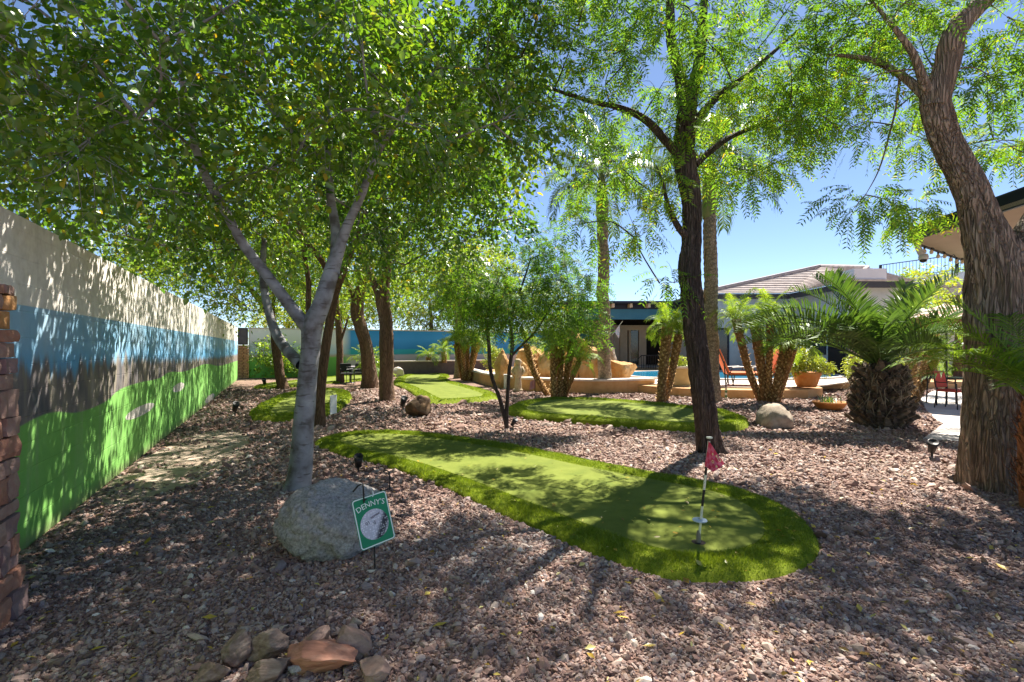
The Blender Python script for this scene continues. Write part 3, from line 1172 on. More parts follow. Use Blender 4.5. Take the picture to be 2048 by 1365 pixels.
def leaves_simple(P, D, K, Lt, L, wd, rng, broad=True, droop=0.35):
    """sprigs: twig of length Lt at P along D with K alternate leaves -> leaf verts, twig verts"""
    N = len(P)
    t = np.linspace(0.12, 1, K)[None, :, None] + rng.uniform(-0.05, 0.05, (N, K, 1))
    Lts = (Lt * rng.uniform(0.7, 1.25, N))[:, None, None]
    pos = P[:, None] + D[:, None] * t * Lts - UP * 0.28 * t * t * Lts
    up = nrm(UP + rng.normal(size=(N, 1, 3)) * 0.5)
    S = nrm(np.cross(np.broadcast_to(D[:, None], (N, 1, 3)), up))
    sg = np.where(np.arange(K) % 2, 1, -1)[None, :, None]
    ld = nrm(D[:, None] * 0.55 + S * sg * 0.85 + rng.normal(size=(N, K, 3)) * 0.42 - UP * droop)
    nn = UP + rng.normal(size=(N, K, 3)) * 0.75
    nn = nrm(nn - ld * np.sum(nn * ld, -1, keepdims=True))
    b = np.cross(nn, ld)
    ll = L * rng.uniform(0.45, 1.3, (N, K, 1))
    ww = ll * wd
    if broad:
        V = np.stack([pos, pos + ld * ll * 0.28 + b * ww * 0.5 + nn * ww * 0.12, pos + ld * ll * 0.66 + b * ww * 0.40 + nn * ww * 0.10,
                      pos + ld * ll - nn * ll * 0.08, pos + ld * ll * 0.66 - b * ww * 0.40 + nn * ww * 0.10, pos + ld * ll * 0.28 - b * ww * 0.5 + nn * ww * 0.12], 2)
        V = V.reshape(N * K, 6, 3)
    else:
        V = np.stack([pos, pos + ld * ll * 0.42 + b * ww * 0.5 + nn * ww * 0.1, pos + ld * ll, pos + ld * ll * 0.42 - b * ww * 0.5 + nn * ww * 0.1], 2).reshape(N * K, 4, 3)
    e = P + D * Lts[:, 0] - UP * 0.28 * Lts[:, 0]
    sd = S[:, 0] * 0.003
    tw = np.stack([P - sd, P + sd, e + sd * 0.3, e - sd * 0.3], 1)
    return V, tw


def leaves_pinnate(P, D, K, Lr, Ll, wd, rng, droop=0.4):
    N = len(P)
    t = (np.arange(K) + 0.8) / K
    t = t[None, :, None]
    Lr = (Lr * rng.uniform(0.7, 1.2, N))[:, None, None]
    pos = P[:, None] + D[:, None] * t * Lr - UP * droop * t * t * Lr
    T = nrm(D[:, None] - UP * 2 * droop * t)
    up = nrm(UP + rng.normal(size=(N, 1, 3)) * 0.35)
    S = nrm(np.cross(T, np.broadcast_to(up, T.shape)))
    nn = nrm(np.cross(S, T))
    out = []
    for sg in (1, -1):
        ld = nrm(T * 0.5 + S * sg * 1.0 - UP * 0.18 + rng.normal(size=(N, K, 3)) * 0.14)
        b = nrm(np.cross(nn, ld))
        ll = Ll * (0.65 + 0.5 * np.sin(np.pi * (0.15 + 0.75 * t))) * rng.uniform(0.85, 1.1, (N, K, 1))
        ww = Ll * wd
        out.append(np.stack([pos, pos + ld * ll * 0.4 + b * ww * 0.5, pos + ld * ll - UP * ll * 0.12, pos + ld * ll * 0.4 - b * ww * 0.5], 2))
    V = np.stack(out, 2).reshape(N * K * 2, 4, 3)
    mid = P[:, None] + D[:, None] * 0.5 * Lr - UP * droop * 0.25 * Lr
    e = P[:, None] + D[:, None] * Lr - UP * droop * Lr
    sd = S[:, :1] * 0.0025
    tw = np.concatenate([np.stack([P[:, None] - sd, P[:, None] + sd, mid + sd, mid - sd], 2), np.stack([mid - sd, mid + sd, e + sd * 0.5, e - sd * 0.5], 2)], 1).reshape(-1, 4, 3)
    return V, tw


def subclumps(ells, spacing, rng):
    """scatter clump centres in ellipsoids (centre, radii), not closer than spacing"""
    C = np.zeros((0, 3))
    for c, r in ells:
        c, r = np.array(c), np.array(r)
        vol = 4.19 * r.prod()
        want = int(vol / spacing ** 3 * 0.95) + 1
        for _ in range(want * 6):
            q = nrm(rng.normal(size=3)) * rng.random() ** 0.42 * r + c
            if len(C) == 0 or np.min(np.linalg.norm(C - q, axis=1)) > spacing * 0.82:
                C = np.concatenate([C, q[None]])
                want -= 1
                if want <= 0:
                    break
    return C


def grow(root, skel, ells, bark, leafm, kind, spacing, per, rng, Lt=0.34, L=0.075, wd=0.55, K=9, cr=None, droop=0.35, tshift=0.0, brad=0.016, broad=True, ybal=None):
    """branches from the skeleton to each clump, then leafy twigs in every clump; parts: branches, crown"""
    loc = np.array(root.location)
    SK = np.concatenate(skel)
    C = subclumps(ells, spacing, rng)
    parts = []
    cr = cr or spacing * 0.62
    order = np.argsort([np.min(np.linalg.norm(SK - c, axis=1)) for c in C])
    nodes = SK.copy()
    PP, DD, TT = [], [], []
    for i in order:
        c = C[i]
        d = np.linalg.norm(nodes - c, axis=1) + np.maximum(nodes[:, 2] - c[2], 0) * 0.8
        a = nodes[np.argmin(d)]
        mid = (a + c) / 2 + rng.normal(size=3) * 0.08 * np.linalg.norm(c - a) + UP * 0.06 * np.linalg.norm(c - a)
        ln = np.linalg.norm(c - a)
        r0 = brad * min(1.6, 0.5 + 0.5 * ln)
        arr, pth = limb_arrays([a, mid, c, c + nrm(c - mid) * 0.15], [r0, r0 * 0.75, r0 * 0.45, r0 * 0.2], sides=5, per=4, bark=0, seed=int(i), wob=0)
        parts.append(arr)
        nodes = np.concatenate([nodes, pth[3:]])
        for k in range(4):
            e = c + nrm(rng.normal(size=3) + np.array([0, 0, 0.1])) * cr * 0.9
            arr, _ = limb_arrays([c - nrm(c - a) * 0.1, (c + e) / 2 + rng.normal(size=3) * 0.04, e], [r0 * 0.4, r0 * 0.3, 0.002], sides=3, per=3, bark=0, seed=k, wob=0.0)
            parts.append(arr)
        out_ = nrm(c - SK.mean(0))
        n = int(per * rng.uniform(0.6, 1.35))
        q = nrm(rng.normal(size=(n, 3)))
        rad = rng.random(n) ** 0.5
        p = c + q * rad[:, None] * cr * np.array([1.15, 1.15, 0.8])
        d = nrm(q * 0.9 + out_ * 0.35 + rng.normal(size=(n, 3)) * 0.45 - UP * 0.25)
        PP.append(p)
        DD.append(d)
        TT.append(np.full(n, np.clip(rng.normal() * 0.11, -0.2, 0.17)))
    V, l, s = join_raw(parts)
    b = link('branches', raw_mesh('branches', V - loc, l, s, bark, True), root)
    b['kind'] = 'stuff'
    P, D, T = np.concatenate(PP), np.concatenate(DD), np.concatenate(TT)
    if kind == 'simple':
        LV, TW = leaves_simple(P, D, K, Lt, L, wd, rng, broad, droop)
        tm = LEAF6 if broad else KITE
        rep = K
    else:
        LV, TW = leaves_pinnate(P, D, K, Lt, L, wd, rng, droop)
        tm = KITE
        rep = K * 2
    tint = np.clip(0.42 + tshift + np.repeat(T, rep) + 0.15 * rng.normal(size=len(LV)), 0.0, 0.93)
    tint = np.where(rng.random(len(LV)) < 0.006, 1.0, tint)
    cro = link('crown', inst_mesh('crown', LV - loc, tm, leafm, tint), root)
    cro['kind'] = 'stuff'
    two = link('twigs', inst_mesh('twigs', TW - loc, [(0, 1, 2, 3)], bark, np.zeros(len(TW))), root)
    two['kind'] = 'stuff'
    return C


def E(px, py, Y, r):
    return (tuple(W(px, py, Y)), r)


def barkmat(name, cols, rough=0.9, vs=22, stretch=(1, 1, 0.14), bump=0.9, scale=5, bd=0.025, dist=0.09):
    m, nt, out = newmat(name)
    L = nt.links
    b = nd(nt, 'ShaderNodeBsdfPrincipled')
    b.inputs['Roughness'].default_value = rough
    b.inputs['Specular IOR Level'].default_value = 0.2
    tc = nd(nt, 'ShaderNodeTexCoord')
    mp = nd(nt, 'ShaderNodeMapping')
    mp.inputs['Scale'].default_value = stretch
    L.new(tc.outputs['Object'], mp.inputs[0])
    nz = nd(nt, 'ShaderNodeTexNoise')
    nz.inputs['Scale'].default_value = scale
    nz.inputs['Detail'].default_value = 8
    nz.inputs['Roughness'].default_value = 0.7
    L.new(mp.outputs[0], nz.inputs[0])
    n2 = nd(nt, 'ShaderNodeTexNoise')
    n2.inputs['Scale'].default_value = vs * 0.35
    n2.inputs['Distortion'].default_value = 1.2
    L.new(mp.outputs[0], n2.inputs[0])
    vo = nd(nt, 'ShaderNodeTexVoronoi', feature='DISTANCE_TO_EDGE')
    vo.inputs['Scale'].default_value = vs
    mx = nd(nt, 'ShaderNodeVectorMath', operation='ADD')
    sc = nd(nt, 'ShaderNodeVectorMath', operation='SCALE')
    sc.inputs['Scale'].default_value = dist
    L.new(n2.outputs['Color'], sc.inputs[0])
    L.new(mp.outputs[0], mx.inputs[0])
    L.new(sc.outputs[0], mx.inputs[1])
    L.new(mx.outputs[0], vo.inputs[0])
    r = ramp(nt, cols, [0.28 + 0.44 * i / (len(cols) - 1) for i in range(len(cols))])
    L.new(nz.outputs[0], r.inputs[0])
    cr = nd(nt, 'ShaderNodeMapRange')
    cr.inputs[1].default_value = 0.0
    cr.inputs[2].default_value = 0.16
    cr.inputs[3].default_value = 0.55
    cr.inputs[4].default_value = 0.0
    L.new(vo.outputs[0], cr.inputs[0])
    dark = tuple(x * 0.35 for x in cols[0])
    L.new(mixc(nt, cr.outputs[0], r.outputs[0], dark), b.inputs['Base Color'])
    h = mathn(nt, 'ADD', mathn(nt, 'MULTIPLY', mathn(nt, 'MINIMUM', vo.outputs[0], 0.25), 3.0), mathn(nt, 'MULTIPLY', nz.outputs[0], 0.8))
    bp = nd(nt, 'ShaderNodeBump')
    bp.inputs['Strength'].default_value = bump
    bp.inputs['Distance'].default_value = bd
    L.new(h, bp.inputs['Height'])
    L.new(bp.outputs[0], b.inputs['Normal'])
    L.new(b.outputs[0], out.inputs[0])
    return m


def smoothbark():
    """pale grey bark with dark horizontal scars"""
    m, nt, out = newmat('pale_bark')
    L = nt.links
    b = nd(nt, 'ShaderNodeBsdfPrincipled')
    b.inputs['Roughness'].default_value = 0.75
    b.inputs['Specular IOR Level'].default_value = 0.25
    tc = nd(nt, 'ShaderNodeTexCoord')
    nz = nd(nt, 'ShaderNodeTexNoise')
    nz.inputs['Scale'].default_value = 6
    nz.inputs['Detail'].default_value = 8
    L.new(tc.outputs['Object'], nz.inputs[0])
    r = ramp(nt, [(0.13, 0.115, 0.11), (0.25, 0.245, 0.255), (0.32, 0.32, 0.335), (0.42, 0.42, 0.43)], [0.34, 0.46, 0.58, 0.72])
    L.new(nz.outputs[0], r.inputs[0])
    mp = nd(nt, 'ShaderNodeMapping')
    mp.inputs['Scale'].default_value = (1, 1, 5)
    L.new(tc.outputs['Object'], mp.inputs[0])
    n2 = nd(nt, 'ShaderNodeTexNoise')
    n2.inputs['Scale'].default_value = 7
    n2.inputs['Detail'].default_value = 4
    L.new(mp.outputs[0], n2.inputs[0])
    s = ramp(nt, [(0, 0, 0), (0, 0, 0), (1, 1, 1)], [0, 0.60, 0.68])
    L.new(n2.outputs[0], s.inputs[0])
    sep = nd(nt, 'ShaderNodeSeparateColor')
    L.new(s.outputs[0], sep.inputs[0])
    c = mixc(nt, mathn(nt, 'MULTIPLY', sep.outputs[0], 0.7), r.outputs[0], (0.085, 0.07, 0.062))
    L.new(c, b.inputs['Base Color'])
    bp = nd(nt, 'ShaderNodeBump')
    bp.inputs['Strength'].default_value = 0.5
    bp.inputs['Distance'].default_value = 0.006
    L.new(mathn(nt, 'SUBTRACT', mathn(nt, 'MULTIPLY', nz.outputs[0], 0.7), sep.outputs[0]), bp.inputs['Height'])
    L.new(bp.outputs[0], b.inputs['Normal'])
    L.new(b.outputs[0], out.inputs[0])
    return m


M_PALE = smoothbark()
M_BARK_DARK = barkmat('dark_furrowed_bark', [(0.055, 0.04, 0.034), (0.105, 0.08, 0.068), (0.19, 0.15, 0.13)], vs=30, bump=1.0, bd=0.03)
M_BARK_BIG = barkmat('flaky_bark', [(0.15, 0.105, 0.075), (0.30, 0.22, 0.16), (0.42, 0.32, 0.24), (0.42, 0.235, 0.11)], vs=24, stretch=(1, 1, 0.11), bd=0.04, scale=5, dist=0.13, bump=1.0)
M_BARK_BROWN = barkmat('brown_bark', [(0.10, 0.06, 0.04), (0.18, 0.11, 0.07), (0.27, 0.175, 0.11)], vs=24)

LM_ASH = leafmat('broad_leaf', [(0.045, 0.115, 0.014), (0.075, 0.175, 0.018), (0.13, 0.24, 0.020), (0.22, 0.32, 0.026), (0.50, 0.36, 0.02)], trans=0.5, gloss=0.06)
LM_PIN = leafmat('feather_leaf', [(0.045, 0.125, 0.016), (0.085, 0.195, 0.022), (0.135, 0.265, 0.027), (0.21, 0.34, 0.032), (0.46, 0.36, 0.03)], trans=0.5, gloss=0.03, rough=0.5)
LM_FAR = leafmat('far_leaf', [(0.06, 0.13, 0.02), (0.11, 0.21, 0.024), (0.18, 0.30, 0.03), (0.26, 0.37, 0.034), (0.42, 0.36, 0.04)], trans=0.48, gloss=0.05)


def tree(name, label, base):
    return thing(name, label, 'tree', base)


# 1. pale forked tree behind the boulder
b1 = G(600, 975)
t1 = tree('forked_tree', 'pale grey forked tree growing right behind the grey boulder', b1)
Y = b1.y
sk = []
o, p = limb('trunk', [W(592, 985, Y), W(600, 950, Y), W(606, 860, Y), W(612, 760, Y), W(618, 690, Y), W(622, 650, Y), W(636, 618, Y)],
            [0.135, 0.118, 0.107, 0.102, 0.104, 0.108, 0.09], M_PALE, t1, sides=36, per=14, bark=0.022, freq=(9, 7), flare=0.28, seed=1)
sk.append(p[40:])
for pts, rr in [
    ([(628, 670, Y), (590, 625, Y), (540, 560, Y - 0.1), (485, 490, Y - 0.25), (440, 410, Y - 0.4), (405, 345, Y - 0.5), (385, 270, Y - 0.6), (372, 180, Y - 0.7), (360, 60, Y - 0.8)],
     [0.088, 0.068, 0.056, 0.05, 0.045, 0.04, 0.033, 0.026, 0.015]),
    ([(622, 660, Y), (645, 600, Y), (665, 540, Y + 0.05), (690, 470, Y + 0.1), (722, 395, Y + 0.15), (755, 310, Y + 0.2), (790, 255, Y + 0.2), (840, 190, Y + 0.3), (880, 120, Y + 0.3)],
     [0.098, 0.092, 0.078, 0.058, 0.046, 0.037, 0.03, 0.022, 0.012]),
    ([(668, 550, Y + 0.03), (672, 470, Y + 0.25), (665, 400, Y + 0.35), (660, 300, Y + 0.45), (652, 190, Y + 0.5), (655, 60, Y + 0.6)], [0.062, 0.056, 0.048, 0.038, 0.027, 0.015]),
    ([(755, 310, Y + 0.2), (748, 240, Y + 0.3), (738, 150, Y + 0.4), (745, 40, Y + 0.5)], [0.045, 0.04, 0.03, 0.015]),
    ([(662, 320, Y + 0.4), (620, 300, Y + 0.3), (580, 262, Y + 0.2), (520, 190, Y), (470, 130, Y - 0.3), (420, 90, Y - 0.6)], [0.04, 0.042, 0.04, 0.034, 0.028, 0.015]),
    ([(604, 730, Y), (565, 690, Y + 0.35), (540, 640, Y + 0.6), (528, 570, Y + 0.8), (530, 480, Y + 0.9)], [0.07, 0.058, 0.05, 0.045, 0.03])]:
    o, p = limb('limb', [W(*q) for q in pts], rr, M_PALE, t1, sides=16, per=9, bark=0.015, seed=len(sk))
    sk.append(p[12:])
RA = np.random.default_rng(101)
grow(t1, sk, [E(330, 170, 4.5, (1.7, 1.3, 0.95)), E(620, 120, 5.6, (1.6, 1.5, 1.25)), E(880, 190, 6.1, (1.25, 1.3, 1.15)), E(110, 110, 3.3, (1.0, 0.8, 0.62)),
              E(360, 400, 6.0, (1.2, 1.1, 0.75)), E(420, -150, 4.8, (1.6, 1.4, 0.7)), E(170, 330, 5.6, (1.25, 1.1, 0.8)), E(720, 400, 7.2, (1.5, 1.0, 0.8)), E(700, 200, 4.7, (0.9, 0.5, 0.6)), E(920, 370, 7.3, (0.9, 0.8, 0.9))],  # the overhead clump above the view is added for its shade
     M_PALE, LM_ASH, 'simple', 0.81, 64, RA, cr=0.46, tshift=-0.01, Lt=0.34, L=0.085, wd=0.58, K=8, brad=0.018)

# 2. slim second tree
b2 = G(650, 855)
t2 = tree('slim_tree', 'slim dark leaning tree just behind the pale forked trunk', b2)
Y = b2.y
sk = []
o, p = limb('trunk', [W(640, 860, Y), W(640, 800, Y), W(645, 740, Y), W(656, 670, Y), (W(668, 600, Y)), W(690, 540, Y), W(715, 470, Y), W(740, 400, Y)],
            [0.115, 0.10, 0.095, 0.085, 0.08, 0.07, 0.055, 0.03], M_BARK_BROWN, t2, sides=16, per=8, bark=0.04, seed=4)
sk.append(p[20:])
for pts, rr in [([(650, 730, Y), (618, 640, Y + 0.2), (615, 560, Y + 0.3), (605, 470, Y + 0.3), (560, 380, Y)], [0.06, 0.055, 0.05, 0.04, 0.02]),
                ([(668, 600, Y), (640, 520, Y - 0.2), (560, 440, Y - 0.5), (440, 400, Y - 0.7)], [0.06, 0.05, 0.04, 0.02])]:
    o, p = limb('limb', [W(*q) for q in pts], rr, M_BARK_BROWN, t2, sides=10, per=6, bark=0.04, seed=5)
    sk.append(p[8:])
grow(t2, sk, [E(330, 470, 9.0, (1.7, 1.4, 0.95)), E(560, 430, 9.6, (2.0, 1.6, 1.2)), E(800, 420, 10, (1.5, 1.5, 1.2)), E(450, 280, 9.2, (2.0, 1.5, 1.2)), E(130, 380, 8.0, (1.3, 1.2, 0.9)), E(900, 250, 10.0, (1.9, 1.5, 1.5))],
     M_BARK_BROWN, LM_ASH, 'simple', 1.05, 52, np.random.default_rng(102), Lt=0.42, L=0.105, wd=0.5, K=8, broad=False, cr=0.56, tshift=0.08)


def midtree(name, label, base, trunk, rr, limbs, ells, seed, bark=M_BARK_BROWN, per=46, L=0.14, spacing=1.15, tshift=0.15, leaf=LM_FAR, kind='simple'):
    t = tree(name, label, base)
    sk = []
    o, p = limb('trunk', trunk, rr, bark, t, sides=18, per=9, bark=0.06, flare=0.25, seed=seed)
    sk.append(p[len(p) // 2:])
    for pts, r2 in limbs:
        o, p = limb('limb', pts, r2, bark, t, sides=10, per=6, bark=0.05, seed=seed + 1)
        sk.append(p[5:])
    grow(t, sk, ells, bark, leaf, kind, spacing, per, np.random.default_rng(seed), Lt=0.5, L=L, wd=0.42, K=8, broad=False, cr=spacing * 0.62, tshift=tshift, brad=0.022)
    return t


B = G(772, 802)
Y = B.y
midtree('shade_tree', 'stout straight brown tree standing beside the dark angular boulder', B,
        [W(775, 806, Y), W(773, 770, Y), W(772, 700, Y), W(770, 640, Y), W(765, 590, Y), W(772, 530, Y), W(768, 470, Y), W(762, 400, Y)], [0.22, 0.2, 0.19, 0.185, 0.2, 0.15, 0.11, 0.05],
        [([W(766, 600, Y), W(740, 550, Y), W(722, 500, Y), W(700, 440, Y)], [0.14, 0.11, 0.09, 0.04]), ([W(772, 530, Y), W(795, 490, Y), W(840, 430, Y), W(880, 380, Y)], [0.1, 0.08, 0.06, 0.03])],
        [E(800, 500, 14, (2.4, 2.0, 1.3)), E(870, 380, 13.5, (2.2, 2.0, 1.6)), E(700, 450, 14.2, (2.0, 1.8, 1.5)), E(780, 300, 14, (2.6, 2.2, 1.8))], 203)
B = G(735, 776)
Y = B.y
midtree('shade_tree', 'crooked brown tree with bulging trunk left of the stout straight one', B,
        [W(740, 780, Y), W(738, 745, Y), W(735, 700, Y), W(722, 660, Y), W(714, 620, Y), W(724, 570, Y), W(735, 520, Y), W(728, 470, Y)], [0.30, 0.27, 0.24, 0.23, 0.24, 0.18, 0.13, 0.06],
        [([W(716, 640, Y), W(706, 590, Y), W(690, 560, Y), W(684, 520, Y)], [0.13, 0.1, 0.08, 0.04])],
        [E(700, 500, 18.5, (3.0, 2.4, 1.7)), E(640, 400, 19, (3.0, 2.4, 2.0)), E(760, 570, 19.5, (1.5, 1.5, 0.8))], 204, per=40)
B = G(680, 766)
Y = B.y
midtree('shade_tree', 'thin straight brown tree beside the black garden chairs', B,
        [W(681, 768, Y), W(680, 740, Y), W(679, 690, Y), W(676, 640, Y), W(672, 590, Y), W(668, 540, Y)], [0.17, 0.15, 0.14, 0.13, 0.1, 0.05],
        [([W(679, 690, Y), W(690, 660, Y), W(697, 630, Y)], [0.06, 0.05, 0.03])],
        [E(650, 560, 21, (2.4, 2.0, 1.2)), E(590, 520, 21.5, (2.4, 2.0, 1.3))], 205, per=36, L=0.16)
B = G(563, 778)
Y = B.y
midtree('leaning_tree', 'thin tree leaning left toward the far end of the mural wall', B,
        [W(567, 780, Y), W(560, 745, Y), W(552, 700, Y), W(548, 665, Y), W(536, 625, Y), W(515, 595, Y), W(498, 575, Y), W(470, 540, Y)], [0.20, 0.17, 0.15, 0.14, 0.13, 0.11, 0.09, 0.04],
        [([W(548, 665, Y), W(545, 620, Y), W(548, 570, Y)], [0.1, 0.08, 0.04])],
        [E(470, 560, 16.5, (2.0, 1.8, 1.0)), E(400, 500, 15, (2.2, 2.0, 1.2)), E(310, 510, 12.5, (1.3, 1.3, 0.9)), E(530, 540, 18, (1.8, 1.6, 1.0))], 206, per=44, L=0.13, spacing=1.0)

# 3. small two-stemmed tree in the middle
B = G(1014, 860)
Y = B.y
t3 = tree('young_tree', 'young feathery tree with two thin stems between the greens', B)
sk = []
for pts, rr in [([(1016, 862, Y), (1000, 800, Y), (984, 750, Y), (977, 690, Y), (974, 640, Y), (985, 590, Y), (1000, 550, Y)], [0.045, 0.038, 0.035, 0.032, 0.028, 0.02, 0.01]),
                ([(1013, 862, Y), (1014, 810, Y), (1018, 760, Y), (1024, 700, Y), (1022, 640, Y), (1040, 580, Y), (1060, 520, Y)], [0.045, 0.036, 0.033, 0.032, 0.028, 0.02, 0.01])]:
    o, p = limb('trunk', [W(*q) for q in pts], rr, M_BARK_DARK, t3, sides=10, per=7, bark=0.04, seed=7)
    sk.append(p[24:])
o, p = limb('limb', [W(*q) for q in [(1025, 710, Y), (1045, 690, Y), (1075, 660, Y), (1110, 600, Y)]], [0.022, 0.02, 0.016, 0.008], M_BARK_DARK, t3, sides=8, per=6, seed=8)
sk.append(p[8:])
grow(t3, sk, [E(1000, 610, 9.1, (1.0, 0.9, 0.5)), E(1105, 590, 9.2, (0.85, 0.8, 0.75)), E(930, 590, 9.0, (0.6, 0.6, 0.4)), E(1080, 500, 9.3, (0.55, 0.5, 0.35)), E(1150, 650, 9.2, (0.4, 0.4, 0.35))],
     M_BARK_DARK, LM_PIN, 'pinnate', 0.42, 34, np.random.default_rng(103), Lt=0.30, L=0.075, wd=0.26, K=7, brad=0.010, tshift=-0.12)

# 4. tall dark tree by the flag
B = G(1418, 905)
Y = B.y
t4 = tree('tall_dark_tree', 'tall tree with dark furrowed trunk rising behind the red flag', B)
sk = []
o, p = limb('trunk', [W(1424, 915, Y), W(1416, 880, Y), W(1408, 800, Y), W(1396, 700, Y), W(1383, 610, Y), W(1378, 540, Y), W(1384, 470, Y), W(1385, 400, Y), W(1372, 320, Y), W(1372, 240, Y), W(1378, 180, Y)],
            [0.18, 0.16, 0.15, 0.147, 0.147, 0.142, 0.122, 0.128, 0.142, 0.125, 0.10], M_BARK_DARK, t4, sides=72, per=18, bark=0.13, freq=(20, 3.5), flare=0.15, seed=12)
sk.append(p[80:])
for pts, rr in [([(1372, 230, Y), (1360, 160, Y), (1345, 90, Y), (1338, 0, Y), (1330, -90, Y)], [0.09, 0.082, 0.074, 0.06, 0.035]),
                ([(1380, 200, Y), (1395, 130, Y + 0.05), (1405, 60, Y + 0.1), (1412, -20, Y + 0.1), (1430, -130, Y + 0.1)], [0.09, 0.078, 0.066, 0.053, 0.025]),
                ([(1372, 330, Y), (1338, 290, Y - 0.1), (1290, 240, Y - 0.2), (1230, 215, Y - 0.3), (1180, 205, Y - 0.5), (1080, 170, Y - 0.6)], [0.07, 0.06, 0.05, 0.04, 0.03, 0.015]),
                ([(1380, 480, Y), (1358, 455, Y - 0.1), (1340, 420, Y - 0.1), (1325, 370, Y - 0.1), (1310, 330, Y)], [0.06, 0.045, 0.032, 0.02, 0.006]),
                ([(1385, 250, Y), (1440, 190, Y + 0.2), (1520, 130, Y + 0.4), (1600, 60, Y + 0.5)], [0.06, 0.05, 0.035, 0.015]),
                ([(1390, 330, Y), (1450, 280, Y + 0.3), (1520, 250, Y + 0.6), (1580, 230, Y + 0.8)], [0.05, 0.04, 0.03, 0.012])]:
    o, p = limb('limb', [W(*q) for q in pts], rr, M_BARK_DARK, t4, sides=20, per=9, bark=0.07, freq=(10, 4), seed=20 + len(sk))
    sk.append(p[10:])
grow(t4, sk, [E(1290, 110, 6.4, (1.3, 1.2, 1.0)), E(1080, 130, 6.3, (1.0, 1.0, 0.9)), E(1540, 130, 7.0, (1.3, 1.2, 1.0)), E(1250, -90, 6.6, (1.3, 1.2, 0.6)), E(1305, 350, 6.9, (0.5, 0.5, 0.4)), E(1310, 430, 6.9, (0.5, 0.5, 0.4)),
              E(1190, 360, 7.6, (0.5, 0.5, 0.8)), E(1480, 330, 7.6, (0.8, 0.7, 0.55)), E(1250, 250, 7.4, (0.7, 0.6, 0.5)), E(1330, 530, 7.0, (0.28, 0.25, 0.3)), E(1580, 270, 8.0, (0.6, 0.6, 0.5))],
     M_BARK_DARK, LM_PIN, 'pinnate', 0.73, 46, np.random.default_rng(104), cr=0.39, Lt=0.28, L=0.085, wd=0.27, K=7, brad=0.013, tshift=0.05)

# 5. massive tree at the right edge
B = G(1982, 975)
Y = B.y
t5 = tree('massive_tree', 'massive leaning tree with deep flaky bark at the right edge', B)
sk = []
o, p = limb('trunk', [W(1985, 990, Y), W(1984, 950, Y), W(1984, 860, Y), W(1992, 760, Y), W(1998, 660, Y), W(2000, 580, Y), W(1988, 510, Y), W(1966, 440, Y), W(1936, 375, Y), W(1902, 300, Y), W(1878, 235, Y), W(1868, 185, Y)],
            [0.28, 0.265, 0.248, 0.245, 0.255, 0.265, 0.222, 0.165, 0.138, 0.128, 0.124, 0.112], M_BARK_BIG, t5, sides=96, per=20, bark=0.12, freq=(19, 2.2), flare=0.05, seed=31)
sk.append(p[150:])
for pts, rr in [([(1868, 215, Y), (1888, 140, Y - 0.05), (1905, 70, Y - 0.1), (1960, 10, Y - 0.1), (2040, -60, Y - 0.1)], [0.13, 0.12, 0.11, 0.09, 0.05]),
                ([(2008, 610, Y), (2034, 530, Y), (2062, 455, Y + 0.05), (2100, 380, Y + 0.1), (2180, 230, Y + 0.2)], [0.19, 0.155, 0.125, 0.105, 0.06]),
                ([(1862, 200, Y), (1845, 160, Y - 0.05), (1825, 110, Y - 0.1), (1790, 60, Y - 0.1), (1740, 0, Y)], [0.06, 0.045, 0.035, 0.025, 0.012]),
                ([(1850, 190, Y), (1800, 150, Y + 0.2), (1740, 120, Y + 0.4), (1650, 110, Y + 0.6)], [0.05, 0.04, 0.03, 0.012]),
                ([(1800, 155, Y + 0.2), (1790, 230, Y + 0.5), (1760, 330, Y + 0.7), (1730, 390, Y + 0.8)], [0.014, 0.011, 0.008, 0.004])]:
    o, p = limb('limb', [W(*q) for q in pts], rr, M_BARK_BIG, t5, sides=26, per=9, bark=0.07, freq=(10, 4), seed=40 + len(sk))
    sk.append(p[8:])
grow(t5, sk, [E(1750, 110, 5.9, (1.05, 0.9, 0.75)), E(1620, 190, 7.2, (0.7, 0.6, 0.6)), E(1960, 170, 5.8, (0.8, 0.9, 0.8)), E(1735, 420, 6.4, (0.5, 0.5, 0.35)), E(1660, 260, 6.6, (0.5, 0.5, 0.5)), E(1960, -60, 5.6, (1.0, 0.9, 0.5)),
              E(2010, 330, 6.6, (0.55, 0.5, 0.4)), E(1790, 270, 6.4, (0.5, 0.5, 0.4)), E(1840, 420, 6.6, (0.35, 0.35, 0.25)), E(2150, 200, 5.6, (0.9, 0.9, 0.9))],
     M_BARK_BIG, LM_PIN, 'pinnate', 0.68, 42, np.random.default_rng(105), cr=0.37, Lt=0.27, L=0.078, wd=0.26, K=8, brad=0.012, tshift=0.04)

